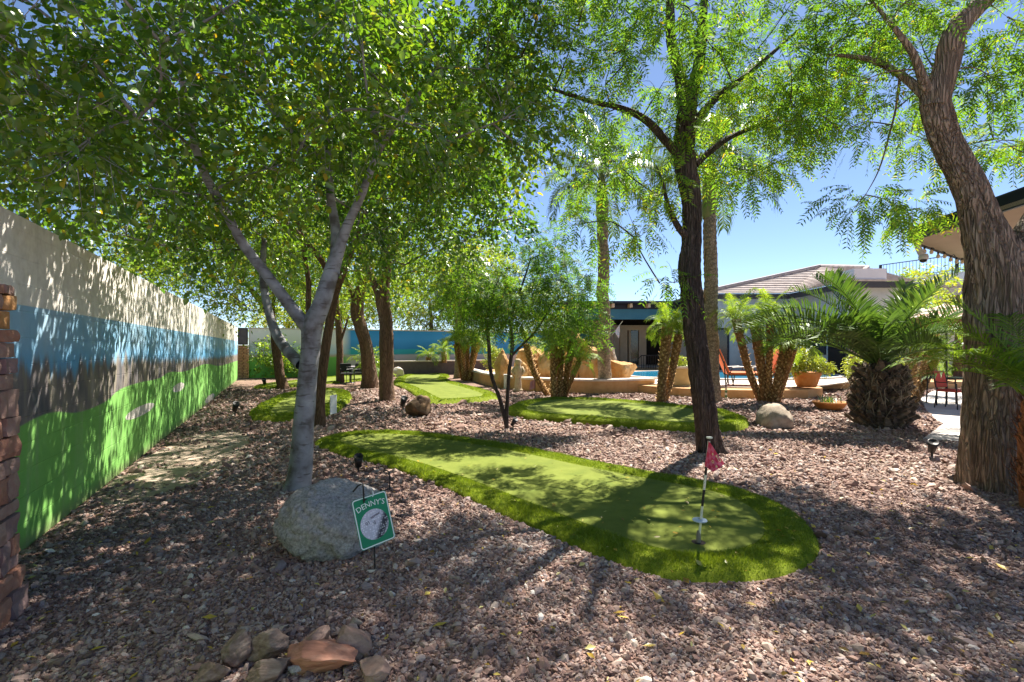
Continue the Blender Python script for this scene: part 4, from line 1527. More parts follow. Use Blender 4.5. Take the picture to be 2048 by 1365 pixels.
# 6. trees beyond the back wall and the house
BT = [('feathery yellow green tree above the back wall at left', (575, 640, 30), (2.2, 2, 1.5), 301), ('round green tree behind the blue painted wall', (860, 600, 34), (3.6, 3, 2.6), 302),
      ('tall loose green tree behind the rock waterfall', (960, 560, 36), (3.2, 3, 3.2), 303), ('green tree behind the slim thin trunk', (680, 610, 33), (3.2, 3, 2.2), 304),
      ('bushy green tree behind the balcony railing', (1880, 590, 40), (5.5, 3, 2.0), 305), ('bushy bright green tree under the balcony behind the date palm', (1835, 600, 24), (1.9, 1.2, 1.2), 307), ('second bushy tree under the balcony behind the striped umbrella', (1915, 590, 21), (1.3, 1.0, 1.1), 308),
      ('low green tree right of the rock waterfall beside the pool house', (1090, 620, 36), (2.6, 2.4, 2.2), 306)]
for label, (px, py, Yd), r, sd in BT:
    c = W(px, py, Yd)
    t = tree('garden_tree', label, (c.x, c.y, 0))
    t['group'] = 'trees beyond the walls'
    o, p = limb('trunk', [(c.x, c.y, 0), (c.x + 0.1, c.y, c.z * 0.4), (c.x, c.y, c.z)], [0.22, 0.17, 0.06], M_BARK_BROWN, t, sides=8, per=6, seed=sd)
    grow(t, [p[5:]], [(tuple(c), r)], M_BARK_BROWN, LM_FAR, 'simple', 1.25, 40, np.random.default_rng(sd), Lt=0.6, L=0.19, wd=0.45, K=8, broad=False, cr=0.85, tshift=0.25, brad=0.03)


def shrub(name, label, base, ells, seed, leaf, spacing=0.3, per=22, L=0.07, group=None, Lt=0.2, wd=0.5):
    t = thing(name, label, 'shrub', base, group=group)
    pts = np.array([[base[0], base[1], base[2] + 0.02 + 0.1 * k] for k in range(3)])
    grow(t, [pts], ells, M_BARK_BROWN, leaf, 'simple', spacing, per, np.random.default_rng(seed), Lt=Lt, L=L, wd=wd, K=7, broad=False, cr=spacing * 0.7, tshift=0.1, brad=0.008)
    return t


B = G(547, 757)
shrub('leafy_shrub', 'leafy green shrub against the green painted back wall', B, [(tuple(W(545, 715, B.y)), (0.9, 0.6, 0.8))], 401, LM_FAR, 0.5, 24, 0.14, Lt=0.35)
B = G(592, 757)
shrub('leafy_shrub', 'smaller yellow green shrub right of the leafy shrub by the back wall', B, [(tuple(W(590, 722, B.y)), (0.6, 0.5, 0.6))], 402, LM_FAR, 0.5, 24, 0.13, Lt=0.35)
B = G(745, 760)
shrub('leafy_shrub', 'dark green shrub between the two stout brown trunks', B, [(tuple(W(748, 730, B.y)), (0.45, 0.5, 0.9))], 403, LM_FAR, 0.5, 24, 0.13, Lt=0.35)


# ------------------------------------------------------------------ palms
LM_PYG = leafmat('pygmy_palm_leaf', [(0.065, 0.135, 0.014), (0.13, 0.225, 0.020), (0.21, 0.31, 0.028), (0.30, 0.35, 0.05)], trans=0.45, gloss=0.03, rough=0.5)
LM_PHX = leafmat('date_palm_leaf', [(0.03, 0.07, 0.016), (0.055, 0.115, 0.022), (0.095, 0.17, 0.03), (0.16, 0.22, 0.06)], trans=0.35, gloss=0.05, rough=0.45)
LM_QUEEN = leafmat('queen_palm_leaf', [(0.035, 0.075, 0.015), (0.07, 0.13, 0.02), (0.12, 0.19, 0.03), (0.25, 0.22, 0.06)], trans=0.35, gloss=0.08)


def frond_mesh(name, m, L, pairs, ll, lw, a0, arch, vee=0.5, ldroop=0.3, fwd=0.7, seed=0, start=0.12, rr=0.012, side=1.0, tint0=0.5, twist=0.0):
    """feather frond from the origin along +X: rachis with leaflets both sides"""
    rng = np.random.default_rng(seed)
    n = 14
    t = np.linspace(0, 1, n)
    el = a0 - arch * t ** 1.3
    seg = L / (n - 1)
    pts = np.zeros((n, 3))
    for i in range(1, n):
        pts[i] = pts[i - 1] + seg * np.array([math.cos(el[i]), 0, math.sin(el[i])])
    pts[:, 1] += twist * L * t ** 2
    V, T = [], []
    tt = start + (1 - start) * (np.arange(pairs) + 0.5) / pairs
    P = np.stack([np.interp(tt, t, pts[:, k]) for k in range(3)], -1)
    e = np.interp(tt, t, el)
    D = np.stack([np.cos(e), np.zeros(pairs), np.sin(e)], -1)
    N = np.stack([-np.sin(e), np.zeros(pairs), np.cos(e)], -1)
    S = np.array([0, 1.0, 0])
    for sg in (1, -1):
        fw = fwd * (0.6 + 0.9 * tt)[:, None]
        ld = nrm(S * sg * side + D * fw + N * vee * rng.uniform(0.5, 1.5, (pairs, 1)) + rng.normal(size=(pairs, 3)) * 0.10)
        le = (ll * (0.35 + 0.75 * np.sin(np.pi * np.clip(0.12 + 0.80 * tt, 0, 1))) * rng.uniform(0.85, 1.12, pairs))[:, None]
        p1 = P + ld * le * 0.5
        d2 = nrm(ld - UP * ldroop * 1.6)
        p2 = p1 + d2 * le * 0.5 - UP * ldroop * le * 0.12
        w = nrm(np.cross(ld, N)) * lw / 2
        V.append(np.stack([P - w * 0.5, P + w * 0.5, p1 + w, p1 - w, p2], 1))
        T.append(np.clip(tint0 + rng.normal(size=pairs) * 0.14, 0, 1))
    V = np.concatenate(V)
    T = np.concatenate(T)
    # rachis: three-sided taper
    R = rr * (1 - 0.85 * t)
    ring = np.stack([pts + R[:, None] * (math.cos(a) * S + math.sin(a) * np.stack([-np.sin(el), 0 * el, np.cos(el)], -1)) for a in (0.5, 2.6, 4.7)], 1)
    i = np.arange(n - 1)[:, None] * 3
    a = np.arange(3)[None]
    b = (a + 1) % 3
    q = np.stack([i + a, i + b, i + 3 + b, i + 3 + a], -1).reshape(-1)
    M, k = V.shape[:2]
    fl = np.array([0, 1, 2, 3, 3, 2, 4])
    loops = np.concatenate([((np.arange(M) * k)[:, None] + fl).ravel(), q + M * k])
    sizes = np.concatenate([np.tile([4, 3], M), np.full((n - 1) * 3, 4)])
    VV = np.concatenate([V.reshape(-1, 3), ring.reshape(-1, 3)])
    return raw_mesh(name, VV, loops, sizes, m, False, np.concatenate([np.repeat(T, 2), np.full((n - 1) * 3, 0.75)]))


M_PTRUNK = barkmat('pygmy_palm_trunk', [(0.15, 0.075, 0.03), (0.30, 0.16, 0.06), (0.42, 0.26, 0.12)], vs=16, stretch=(1, 1, 0.8))
M_KNOB = mat('leaf_base', [(0.30, 0.15, 0.05), (0.50, 0.30, 0.12), (0.66, 0.48, 0.27)], scale=14, rough=0.9)


def stem_arrays(pts, rad, seed, knob=True, pitch=0.07, kl=0.085):
    """curved palm stem with spiral leaf-base stubs"""
    arr, P = limb_arrays(pts, rad, sides=10, per=8, bark=0.05, seed=seed, wob=0.01)
    out = []
    if knob:
        s = np.concatenate([[0], np.cumsum(np.linalg.norm(np.diff(P, axis=0), axis=1))])
        R = np.interp(s, np.linspace(0, s[-1], len(rad)), rad)
        k = int(s[-1] / pitch * 4)
        r = np.random.default_rng(seed)
        for i in range(k):
            d = 0.08 + (s[-1] - 0.08) * i / k
            c = np.array([np.interp(d, s, P[:, q]) for q in range(3)])
            a = i * 2.399
            rr = np.interp(d, s, R)
            o = np.array([math.cos(a), math.sin(a), 0])
            tn = np.array([-math.sin(a), math.cos(a), 0])
            b = c + o * rr * 0.8
            w = rr * 0.42
            l = kl * r.uniform(0.7, 1.4)
            tip = b + o * l * 0.75 + UP * l * 0.9
            V = np.array([b - tn * w, b + tn * w, b - UP * w * 0.8, b + UP * w * 0.8, tip])
            out.append((V, np.array([0, 3, 4, 3, 1, 4, 1, 2, 4, 2, 0, 4]), np.array([3, 3, 3, 3])))
    return arr, join_raw(out), P


PYG = [frond_mesh('pygmy_frond', LM_PYG, 0.95, 26, 0.24, 0.020, math.radians(a0), math.radians(ar), vee=0.25, ldroop=0.45, fwd=0.7, seed=500 + i, rr=0.011, start=0.2, tint0=tn)
       for i, (a0, ar, tn) in enumerate([(82, 55, 0.6), (66, 105, 0.55), (48, 115, 0.5), (28, 110, 0.45), (5, 85, 0.35), (72, 125, 0.65)])]


def pygmy(label, base, stems, group='clumps of pygmy date palms', seed=0, fscale=1.0, nf=17):
    """stems: list of control point lists in world space"""
    root = thing('pygmy_date_palm', label, 'palm', base, group=group)
    r = random.Random(seed)
    bl = np.array(base)
    for i, (pts, rad) in enumerate(stems):
        rad = rad * 1.25
        rads = [rad * 0.95, rad * 0.9, rad * 1.0, rad * 1.1][:len(pts)] if len(pts) <= 4 else [rad] * len(pts)
        (V, l, s), (V2, l2, s2), P = stem_arrays(pts, rads, seed * 10 + i)
        tr = link('trunk', raw_mesh('trunk', V - bl, l, s, M_PTRUNK, True), root)
        kb = link('leaf_bases', raw_mesh('leaf_bases', V2 - bl, l2, s2, M_KNOB, False), tr)
        kb['kind'] = 'stuff'
        top = P[-1] - bl
        az0 = r.random() * 6.28
        for k in range(nf):
            f = k / nf
            vi = 0 if f < 0.18 else (5 if f < 0.34 else 1 if f < 0.52 else 2 if f < 0.74 else 3 if f < 0.9 else 4)
            o = link('frond', PYG[vi], root, tuple(top))
            o.rotation_euler = (r.uniform(-0.4, 0.4), r.uniform(-0.2, 0.2), az0 + k * 2.399 + r.uniform(-0.3, 0.3))
            sc = fscale * r.uniform(0.75, 1.05)
            o.scale = (sc, sc, sc)
    return root


def st(px0, py0, px1, py1, Y0, Y1=None, rad=0.085, bend=0.0):
    """one stem from a ground pixel to a top pixel"""
    Y1 = Y1 or Y0
    a, b = G(px0, py0), W(px1, py1, Y1)
    a = Vector((a.x, a.y, -0.02))
    return ([a, a.lerp(b, 0.35) + Vector((bend * 0.6, 0, 0)), a.lerp(b, 0.7) + Vector((bend * 0.5, 0, 0)), b], rad)


Yp = G(1120, 797).y
pygmy('clump of four pygmy palms in front of the rock waterfall', G(1115, 796),
      [st(1108, 797, 1107, 690, Yp), st(1118, 796, 1122, 700, Yp + 0.2), st(1124, 795, 1148, 660, Yp, bend=0.05), st(1128, 795, 1158, 725, Yp - 0.3, rad=0.06)], seed=1, fscale=0.95)
Ys = G(1095, 792).y
pygmy('single slanting pygmy palm leaning left behind the small pink flag', G(1097, 792), [st(1097, 792, 1053, 690, Ys + 0.6, rad=0.085, bend=-0.2)], seed=2, fscale=0.85, nf=14)
Yp = G(935, 762).y
pygmy('clump of five pygmy palms right of the bright green', G(936, 761),
      [st(926, 760, 912, 690, Yp), st(930, 762, 922, 680, Yp), st(936, 761, 934, 690, Yp + 0.3), st(940, 760, 948, 692, Yp), st(938, 762, 956, 688, Yp)], seed=3, fscale=1.1)
Yp = G(1325, 805).y
pygmy('pair of pygmy palms left of the tall dark trunk', G(1325, 804), [st(1321, 806, 1334, 655, Yp, rad=0.11), st(1328, 804, 1358, 670, Yp, rad=0.085, bend=0.05)], seed=4, fscale=1.0)
Yp = G(1550, 808).y
pygmy('clump of five pygmy palms beside the orange loungers', G(1548, 806),
      [st(1522, 803, 1472, 640, Yp + 0.3, rad=0.085, bend=-0.12), st(1532, 804, 1512, 660, Yp + 0.3, rad=0.10), st(1538, 805, 1540, 640, Yp, rad=0.07), st(1548, 806, 1573, 690, Yp, rad=0.11), st(1553, 806, 1585, 700, Yp - 0.2, rad=0.08)], seed=5, fscale=1.05)
Yp = G(1825, 805).y
pygmy('clump of three pygmy palms beside the striped umbrella', G(1822, 804),
      [st(1820, 800, 1826, 640, Yp + 0.8, rad=0.13), st(1826, 808, 1870, 720, Yp, rad=0.075, bend=0.05), st(1835, 790, 1872, 655, Yp + 2.4, rad=0.11)], seed=6, fscale=1.1)
for i, (px, py, lab) in enumerate([(857, 715, 'short pygmy palm on the taupe retaining wall at its left part'), (888, 705, 'taller pygmy palm on the taupe retaining wall nearer the rocks'), (735, 735, 'small pygmy palm low behind the stout straight trunk')]):
    Yq = 27.6 if i < 2 else 20
    z0 = 0.7 if i < 2 else 0
    b = Vector(((px - CX) / F * Yq, Yq, z0))
    tp = W(px, py, Yq)
    pygmy(lab, b, [([b, b.lerp(tp, 0.35), b.lerp(tp, 0.7), tp], 0.12)], seed=8 + i, fscale=1.1, nf=16)

# stocky date palm
B = G(1762, 852)
phx = thing('date_palm', 'stocky date palm with shaggy trunk and long arching fronds right of centre', 'palm', B)
M_SHAG = barkmat('shaggy_palm_trunk', [(0.06, 0.045, 0.03), (0.13, 0.095, 0.065), (0.22, 0.165, 0.115)], vs=18, stretch=(1, 1, 0.8), bump=1.0, bd=0.04)
prof = [(0.42, -0.02), (0.44, 0.12), (0.43, 0.4), (0.40, 0.75), (0.33, 1.0), (0.26, 1.15), (0.18, 1.25), (0.1, 1.3)]
mb = MB().lathe(prof, 30)
vv = np.array(mb.v)
vv[:, :2] *= (1 + 0.10 * fbm(vv * 3.0, 5, 3))[:, None]
mb.v = [tuple(x) for x in vv]
mb.build('trunk', M_SHAG, phx, smooth=True)
# cut leaf bases, a stub each, near ones as single parts
r = random.Random(3)
M_STUB = [mat('leaf_stub_%d' % i, c, scale=9, rough=0.9, bump=0.4) for i, c in enumerate([[(0.05, 0.036, 0.025), (0.10, 0.072, 0.05), (0.16, 0.12, 0.085)], [(0.10, 0.07, 0.045), (0.19, 0.135, 0.085), (0.27, 0.20, 0.14)]])]
stubs = []
for i in range(3):
    m_ = MB()
    w, l = 0.075, 0.24
    m_.add([(-w, 0, -0.03), (w, 0, -0.03), (w * 0.9, 0.0, 0.05), (-w * 0.9, 0.0, 0.05), (-w * 0.45, 0.10 + 0.02 * i, 0.16), (w * 0.45, 0.10 + 0.02 * i, 0.16), (w * 0.35, 0.07, 0.19), (-w * 0.35, 0.07, 0.19)],
           [(0, 1, 5, 4), (1, 2, 6, 5), (2, 3, 7, 6), (3, 0, 4, 7), (4, 5, 6, 7)])
    stubs.append(m_.mesh('leaf_stub', M_STUB[i % 2]))
for i in range(230):
    f = i / 230
    z = 0.05 + f * 1.08
    rad = np.interp(z, [p[1] for p in prof], [p[0] for p in prof])
    a = i * 2.399 + r.uniform(-0.1, 0.1)
    o = link('leaf_stub', stubs[r.randrange(3)], phx, (math.cos(a) * rad * 0.97, math.sin(a) * rad * 0.97, z))
    o.rotation_euler = (r.uniform(-0.55, 0.1), r.uniform(-0.45, 0.45), a - math.pi / 2)
    sc = r.uniform(0.6, 1.15)
    o.scale = (sc * r.uniform(0.7, 1.2), sc, sc)
# dead straw strands round the trunk top
rg = np.random.default_rng(8)
n = 260
a = rg.random(n) * 6.283
zz = rg.uniform(0.55, 1.2, n)
rad = np.interp(zz, [p[1] for p in prof], [p[0] for p in prof])
p0 = np.c_[np.cos(a) * rad, np.sin(a) * rad, zz]
p1 = p0 + np.c_[np.cos(a) * 0.10, np.sin(a) * 0.10, rg.uniform(-0.05, 0.15, n)] + rg.normal(size=(n, 3)) * 0.08
p2 = p1 + np.c_[np.cos(a) * 0.08, np.sin(a) * 0.08, rg.uniform(-0.30, -0.05, n)] + rg.normal(size=(n, 3)) * 0.07
w = np.c_[-np.sin(a), np.cos(a), a * 0] * 0.008
so = link('dead_strands', inst_mesh('dead_strands', np.stack([p0 - w, p0 + w, p1 + w, p1 - w, p2], 1), [(0, 1, 2, 3), (3, 2, 4)],
                                    mat('dead_straw', [(0.20, 0.14, 0.08), (0.32, 0.24, 0.15), (0.40, 0.31, 0.20)], rough=0.9), np.zeros(n)), phx)
so['kind'] = 'stuff'
# fronds: azimuth (0 = right, 90 = away), rise, arch, length
FR = [(178, 52, 72, 3.0, 0), (187, 34, 55, 3.0, 0), (172, 66, 88, 2.8, 0), (200, 50, 85, 2.2, 0), (10, 44, 18, 2.7, 0), (335, 62, 100, 2.0, 0), (90, 84, 30, 2.15, 0), (60, 80, 40, 2.1, 0),
      (120, 80, 40, 2.2, 0), (150, 76, 60, 2.3, 0), (30, 74, 60, 2.2, 0), (270, 82, 45, 1.7, 0), (300, 72, 80, 1.7, 0), (240, 74, 90, 1.7, 0), (215, 70, 100, 2.0, 0), (75, 60, 70, 2.2, 0), (183, 58, 95, 2.8, 0), (192, 42, 75, 2.6, 0), (166, 48, 70, 2.9, 0), (14, 62, 70, 2.6, 0), (205, 62, 100, 2.4, 0), (338, 56, 90, 2.3, 0),
      (110, 55, 75, 2.2, 0), (140, 50, 80, 2.2, 0), (40, 52, 80, 2.1, 0), (195, 80, 50, 2.2, 0), (345, 80, 50, 2.2, 0), (225, 45, 70, 1.5, 0), (315, 45, 80, 1.5, 0), (270, 60, 100, 1.5, 0)]
for i, (az, a0, ar, L, tw) in enumerate(FR):
    me = frond_mesh('frond', LM_PHX, L, 50, 0.42, 0.034, math.radians(a0), math.radians(ar), vee=0.75, ldroop=0.10, fwd=0.75, seed=700 + i, rr=0.026, start=0.10, tint0=0.45 + 0.1 * r.uniform(-1, 1), twist=r.uniform(-0.08, 0.08))
    o = link('frond', me, phx, (math.cos(math.radians(az)) * 0.08, math.sin(math.radians(az)) * 0.08, 1.18))
    o.rotation_euler = (r.uniform(-0.35, 0.35), 0, math.radians(az))

# near feather palm at the right edge, in front of the massive trunk
B = Vector((5.02, 4.6, 0))
np_ = thing('feather_palm', 'feather palm with reddish trunk cut off by the right edge', 'palm', B)
mb = MB().lathe([(0.14, 0), (0.15, 0.4), (0.145, 0.75), (0.11, 0.98), (0.05, 1.08)], 20)
vv = np.array(mb.v)
vv[:, :2] *= (1 + 0.14 * fbm(vv * 6.0, 5, 3))[:, None]
mb.v = [tuple(x) for x in vv]
mb.build('trunk', mat('red_fibre', [(0.13, 0.05, 0.022), (0.26, 0.10, 0.04), (0.36, 0.17, 0.07)], scale=9, stretch=(1, 1, 0.4), rough=0.95, bump=0.9, bscale=30, bdist=0.03), np_, smooth=True)
rgn = np.random.default_rng(18)
n = 420
a = rgn.random(n) * 6.283
zz = rgn.uniform(0.1, 1.05, n)
rad = np.interp(zz, [0, 0.75, 1.08], [0.145, 0.145, 0.06])
p0 = np.c_[np.cos(a) * rad, np.sin(a) * rad, zz]
p1 = p0 + np.c_[np.cos(a) * 0.045, np.sin(a) * 0.045, rgn.uniform(0.02, 0.12, n)] + rgn.normal(size=(n, 3)) * 0.02
p2 = p1 + np.c_[np.cos(a) * 0.02, np.sin(a) * 0.02, rgn.uniform(-0.04, 0.10, n)] + rgn.normal(size=(n, 3)) * 0.02
w = np.c_[-np.sin(a), np.cos(a), a * 0] * 0.012
fo_ = link('trunk_fibre', inst_mesh('trunk_fibre', np.stack([p0 - w, p0 + w, p1 + w, p1 - w, p2], 1), [(0, 1, 2, 3), (3, 2, 4)],
                                    mat('red_fibre_strand', [(0.16, 0.06, 0.025), (0.30, 0.12, 0.05), (0.42, 0.22, 0.10)], scale=20, rough=0.95), np.zeros(n)), np_)
fo_['kind'] = 'stuff'
for i, (az, a0, ar, L) in enumerate([(172, 48, 62, 1.35), (160, 60, 75, 1.3), (185, 38, 55, 1.25), (195, 64, 80, 1.1), (150, 76, 60, 1.2), (120, 80, 40, 1.2), (90, 70, 70, 1.2), (60, 78, 50, 1.2), (20, 60, 70, 1.2),
                                     (330, 60, 80, 1.1), (270, 75, 80, 0.9), (230, 66, 95, 0.95), (210, 50, 80, 1.0), (135, 55, 80, 1.2), (30, 35, 60, 1.1), (250, 84, 40, 1.0)]):
    me = frond_mesh('frond', LM_PYG, L, 34, 0.26, 0.017, math.radians(a0), math.radians(ar), vee=0.3, ldroop=0.28, fwd=0.8, seed=800 + i, rr=0.012, start=0.18, tint0=0.32)
    o = link('frond', me, np_, (math.cos(math.radians(az)) * 0.05, math.sin(math.radians(az)) * 0.05, 1.03))
    o.rotation_euler = (r.uniform(-0.2, 0.2), 0, math.radians(az))

# queen palms
M_QTRUNK = barkmat('queen_palm_trunk', [(0.20, 0.14, 0.09), (0.33, 0.245, 0.16), (0.44, 0.35, 0.25)], vs=11, stretch=(1, 1, 1.1), bump=0.6, scale=7)
M_QSHAFT = mat('green_leaf_bases', [(0.10, 0.14, 0.03), (0.20, 0.22, 0.06), (0.30, 0.24, 0.10)], scale=5, stretch=(1, 1, 0.3), rough=0.7)
QF = [frond_mesh('queen_frond', LM_QUEEN, 2.7, 70, 0.62, 0.030, math.radians(a0), math.radians(ar), vee=0.1, ldroop=1.1, fwd=0.35, seed=900 + i, rr=0.03, start=0.22, side=0.55, tint0=0.4)
      for i, (a0, ar) in enumerate([(80, 60), (62, 110), (44, 125), (22, 112)])]


def queen(label, px, pyb, pytop, rad, seed, tilt=0.0):
    b = G(px, pyb)
    root = thing('queen_palm', label, 'palm', b, group='queen palms')
    top = W(px + tilt, pytop, b.y)
    hz = top.z
    pts = [b + Vector((0, 0, -0.03)), b.lerp(top, 0.3), b.lerp(top, 0.65), top]
    arr, P = limb_arrays(pts, [rad * 1.25, rad, rad * 0.95, rad * 0.85], sides=18, per=22, bark=0.05, freq=(6, 5), seed=seed, wob=0.03, flare=0.25)
    link('trunk', raw_mesh('trunk', arr[0] - np.array(b), arr[1], arr[2], M_QTRUNK, True), root)
    r = random.Random(seed)
    # ringed leaf-base scars
    mscar = MB().add([(-0.085, 0, -0.11), (0.085, 0, -0.11), (0.10, 0, 0.02), (0, 0.012, 0.12), (-0.10, 0, 0.02), (0, 0.035, -0.02)],
                     [(0, 1, 5), (1, 2, 5), (2, 3, 5), (3, 4, 5), (4, 0, 5)]).mesh('leaf_scar', M_QTRUNK)
    k = 0
    zq = 0.5
    while zq < hz - 0.2:
        c = np.array([np.interp(zq, P[:, 2], P[:, q]) for q in range(2)]) - np.array(b[:2])
        a = k * 2.2 + r.uniform(-0.2, 0.2)
        rq = np.interp(zq, [0, hz], [rad * 1.0, rad * 0.85])
        o = link('leaf_scar', mscar, root, (c[0] + math.cos(a) * rq, c[1] + math.sin(a) * rq, zq))
        o.rotation_euler = (0, r.uniform(-0.25, 0.25), a - math.pi / 2)
        zq += 0.055
        k += 1
    arr, P2 = limb_arrays([top - Vector((0, 0, 0.1)), top + Vector((0, 0, 0.5)), top + Vector((0, 0, 1.1)), top + Vector((0, 0, 1.6))], [rad * 0.92, rad * 1.05, rad * 0.8, rad * 0.35], sides=14, per=6, bark=0.08, seed=seed)
    link('leaf_sheath', raw_mesh('leaf_sheath', arr[0] - np.array(b), arr[1], arr[2], M_QSHAFT, True), root)
    for k in range(17):
        f = k / 17
        vi = 0 if f < 0.2 else 1 if f < 0.5 else 2 if f < 0.8 else 3
        o = link('frond', QF[vi], root, tuple(Vector((top.x - b.x, top.y - b.y, top.z + 1.4 - 0.5 * f))))
        o.rotation_euler = (r.uniform(-0.1, 0.1), 0, k * 2.399 + r.uniform(-0.2, 0.2) + seed)
        sc = r.uniform(0.85, 1.1)
        o.scale = (sc, sc, sc)
    return root


queen('queen palm with patterned tan trunk in front of the pool house', 1210, 786, 440, 0.20, 3, tilt=-6)
queen('queen palm close behind the tall dark trunk', 1424, 803, 430, 0.19, 5, tilt=-6)
queen('far queen palm with small crown behind the young feathery tree', 917, 757, 605, 0.17, 6)


# ------------------------------------------------------------------ boulders and rocks
def rockmat(name, cols, scale=9, bump=0.6, bscale=35, bd=0.01, stretch=(1, 1, 1)):
    return mat(name, cols, scale=scale, rough=0.9, bump=bump, bscale=bscale, bdist=bd, spec=0.2, detail=10, stretch=stretch)


M_GRANITE = rockmat('grey_granite', [(0.13, 0.115, 0.11), (0.29, 0.265, 0.255), (0.38, 0.35, 0.335), (0.52, 0.485, 0.455)], scale=48, bump=0.8, bscale=90, bd=0.008)
M_TANROCK = rockmat('tan_rock', [(0.20, 0.15, 0.11), (0.32, 0.26, 0.20), (0.40, 0.34, 0.27)], scale=6)
M_DARKROCK = rockmat('dark_brown_rock', [(0.05, 0.035, 0.025), (0.13, 0.085, 0.05), (0.30, 0.19, 0.10)], scale=4)
M_OCHRE = rockmat('ochre_faux_rock', [(0.30, 0.15, 0.055), (0.46, 0.26, 0.10), (0.52, 0.33, 0.15), (0.50, 0.38, 0.24)], scale=1.6, bump=0.7, bscale=7, bd=0.06)
M_RED = rockmat('red_sandstone', [(0.22, 0.10, 0.07), (0.36, 0.17, 0.115), (0.43, 0.235, 0.165)], scale=7, stretch=(0.5, 3, 4), bscale=18)
M_BROWNST = rockmat('brown_banded_stone', [(0.10, 0.07, 0.055), (0.22, 0.155, 0.12), (0.34, 0.26, 0.21)], scale=8, stretch=(0.5, 4, 5), bscale=20)
M_GREYST = rockmat('grey_pink_stone', [(0.16, 0.10, 0.08), (0.26, 0.175, 0.14), (0.36, 0.26, 0.21)], scale=8, bscale=25)

bg = G(648, 1122)
o = link('boulder', rock_mesh('boulder', M_GRANITE, (0.45, 0.41, 0.36), seed=14, sub=6, cuts=12, rough=0.11, cutd=(0.62, 0.9), detail=0.03, flatbase=-0.66), loc=(bg.x - 0.03, bg.y + 0.33, 0.17), rz=0.4)
tag(o, 'large rounded grey granite boulder at the foot of the pale forked tree', 'boulder')
b = G(836, 836)
o = link('boulder', rock_mesh('boulder', M_DARKROCK, (0.34, 0.30, 0.30), seed=23, sub=4, cuts=12, rough=0.10, cutd=(0.55, 0.8), flatbase=-0.7), loc=(b.x, b.y + 0.25, 0.19), rz=0.3)
tag(o, 'dark brown angular boulder in front of the stout straight tree', 'boulder')
b = G(1566, 858)
o = link('boulder', rock_mesh('boulder', M_TANROCK, (0.42, 0.34, 0.36), seed=32, sub=4, cuts=5, rough=0.08, cutd=(0.7, 0.9), flatbase=-0.4), loc=(b.x, b.y + 0.3, 0.10), rz=1.2)
tag(o, 'low tan rounded boulder lying left of the stocky date palm', 'boulder')
b = G(794, 757)
o = link('boulder', rock_mesh('boulder', rockmat('pale_rock', [(0.40, 0.34, 0.29), (0.55, 0.48, 0.42), (0.62, 0.56, 0.50)], scale=5), (0.30, 0.28, 0.34), seed=41, sub=4, cuts=5, rough=0.07), loc=(b.x, b.y + 0.2, 0.24))
tag(o, 'small pale round boulder beside the stout straight trunk', 'boulder')

wf = thing('rock_waterfall', 'ochre artificial rock waterfall beside the pool', 'rock formation', (1.2, 19.4, 0))
for i, (px, pyt, pyb, wpx, Yq, sd, cuts) in enumerate([(1010, 705, 760, 46, 18.6, 1, 6), (1060, 668, 765, 80, 19.2, 2, 8), (1100, 690, 762, 70, 18.2, 3, 9), (1140, 648, 765, 84, 19.3, 4, 7), (1178, 690, 762, 60, 18.2, 5, 6),
                                                       (1150, 665, 760, 60, 18.6, 9, 9), (1040, 720, 765, 50, 18.0, 10, 8)]):
    zt = W(px, pyt, Yq).z
    hw = wpx / F * Yq / 2
    me = rock_mesh('rock', M_OCHRE, (hw * 1.15, hw * 1.0, zt * 0.62), seed=60 + sd, sub=5, cuts=cuts + 9, rough=0.16, cutd=(0.5, 0.8), detail=0.06, flatbase=-0.7)
    link('rock', me, wf, ((px - CX) / F * Yq - 1.2, Yq - 19.4, zt * 0.42), rz=sd)
wf2 = thing('pool_rock', 'long low ochre rock lying at the pool edge right of the queen palm', 'rock formation', (4.3, 18.4, 0.3))
for i, (px, pyt, wpx, sd) in enumerate([(1242, 716, 70, 7), (1210, 706, 44, 8), (1222, 700, 34, 12)]):
    Yq = 18.4 + 0.4 * i
    zt = W(px, pyt, Yq).z - 0.3
    hw = wpx / F * Yq / 2
    link('rock', rock_mesh('rock', M_OCHRE if i == 0 else M_TANROCK, (hw * 1.15, hw * 0.8, zt * 0.66), seed=70 + sd, sub=5, cuts=14, rough=0.12, cutd=(0.5, 0.8), detail=0.06, flatbase=-0.7), wf2, ((px - CX) / F * Yq - 4.3, Yq - 18.4, zt * 0.42), rz=0.2 * i)

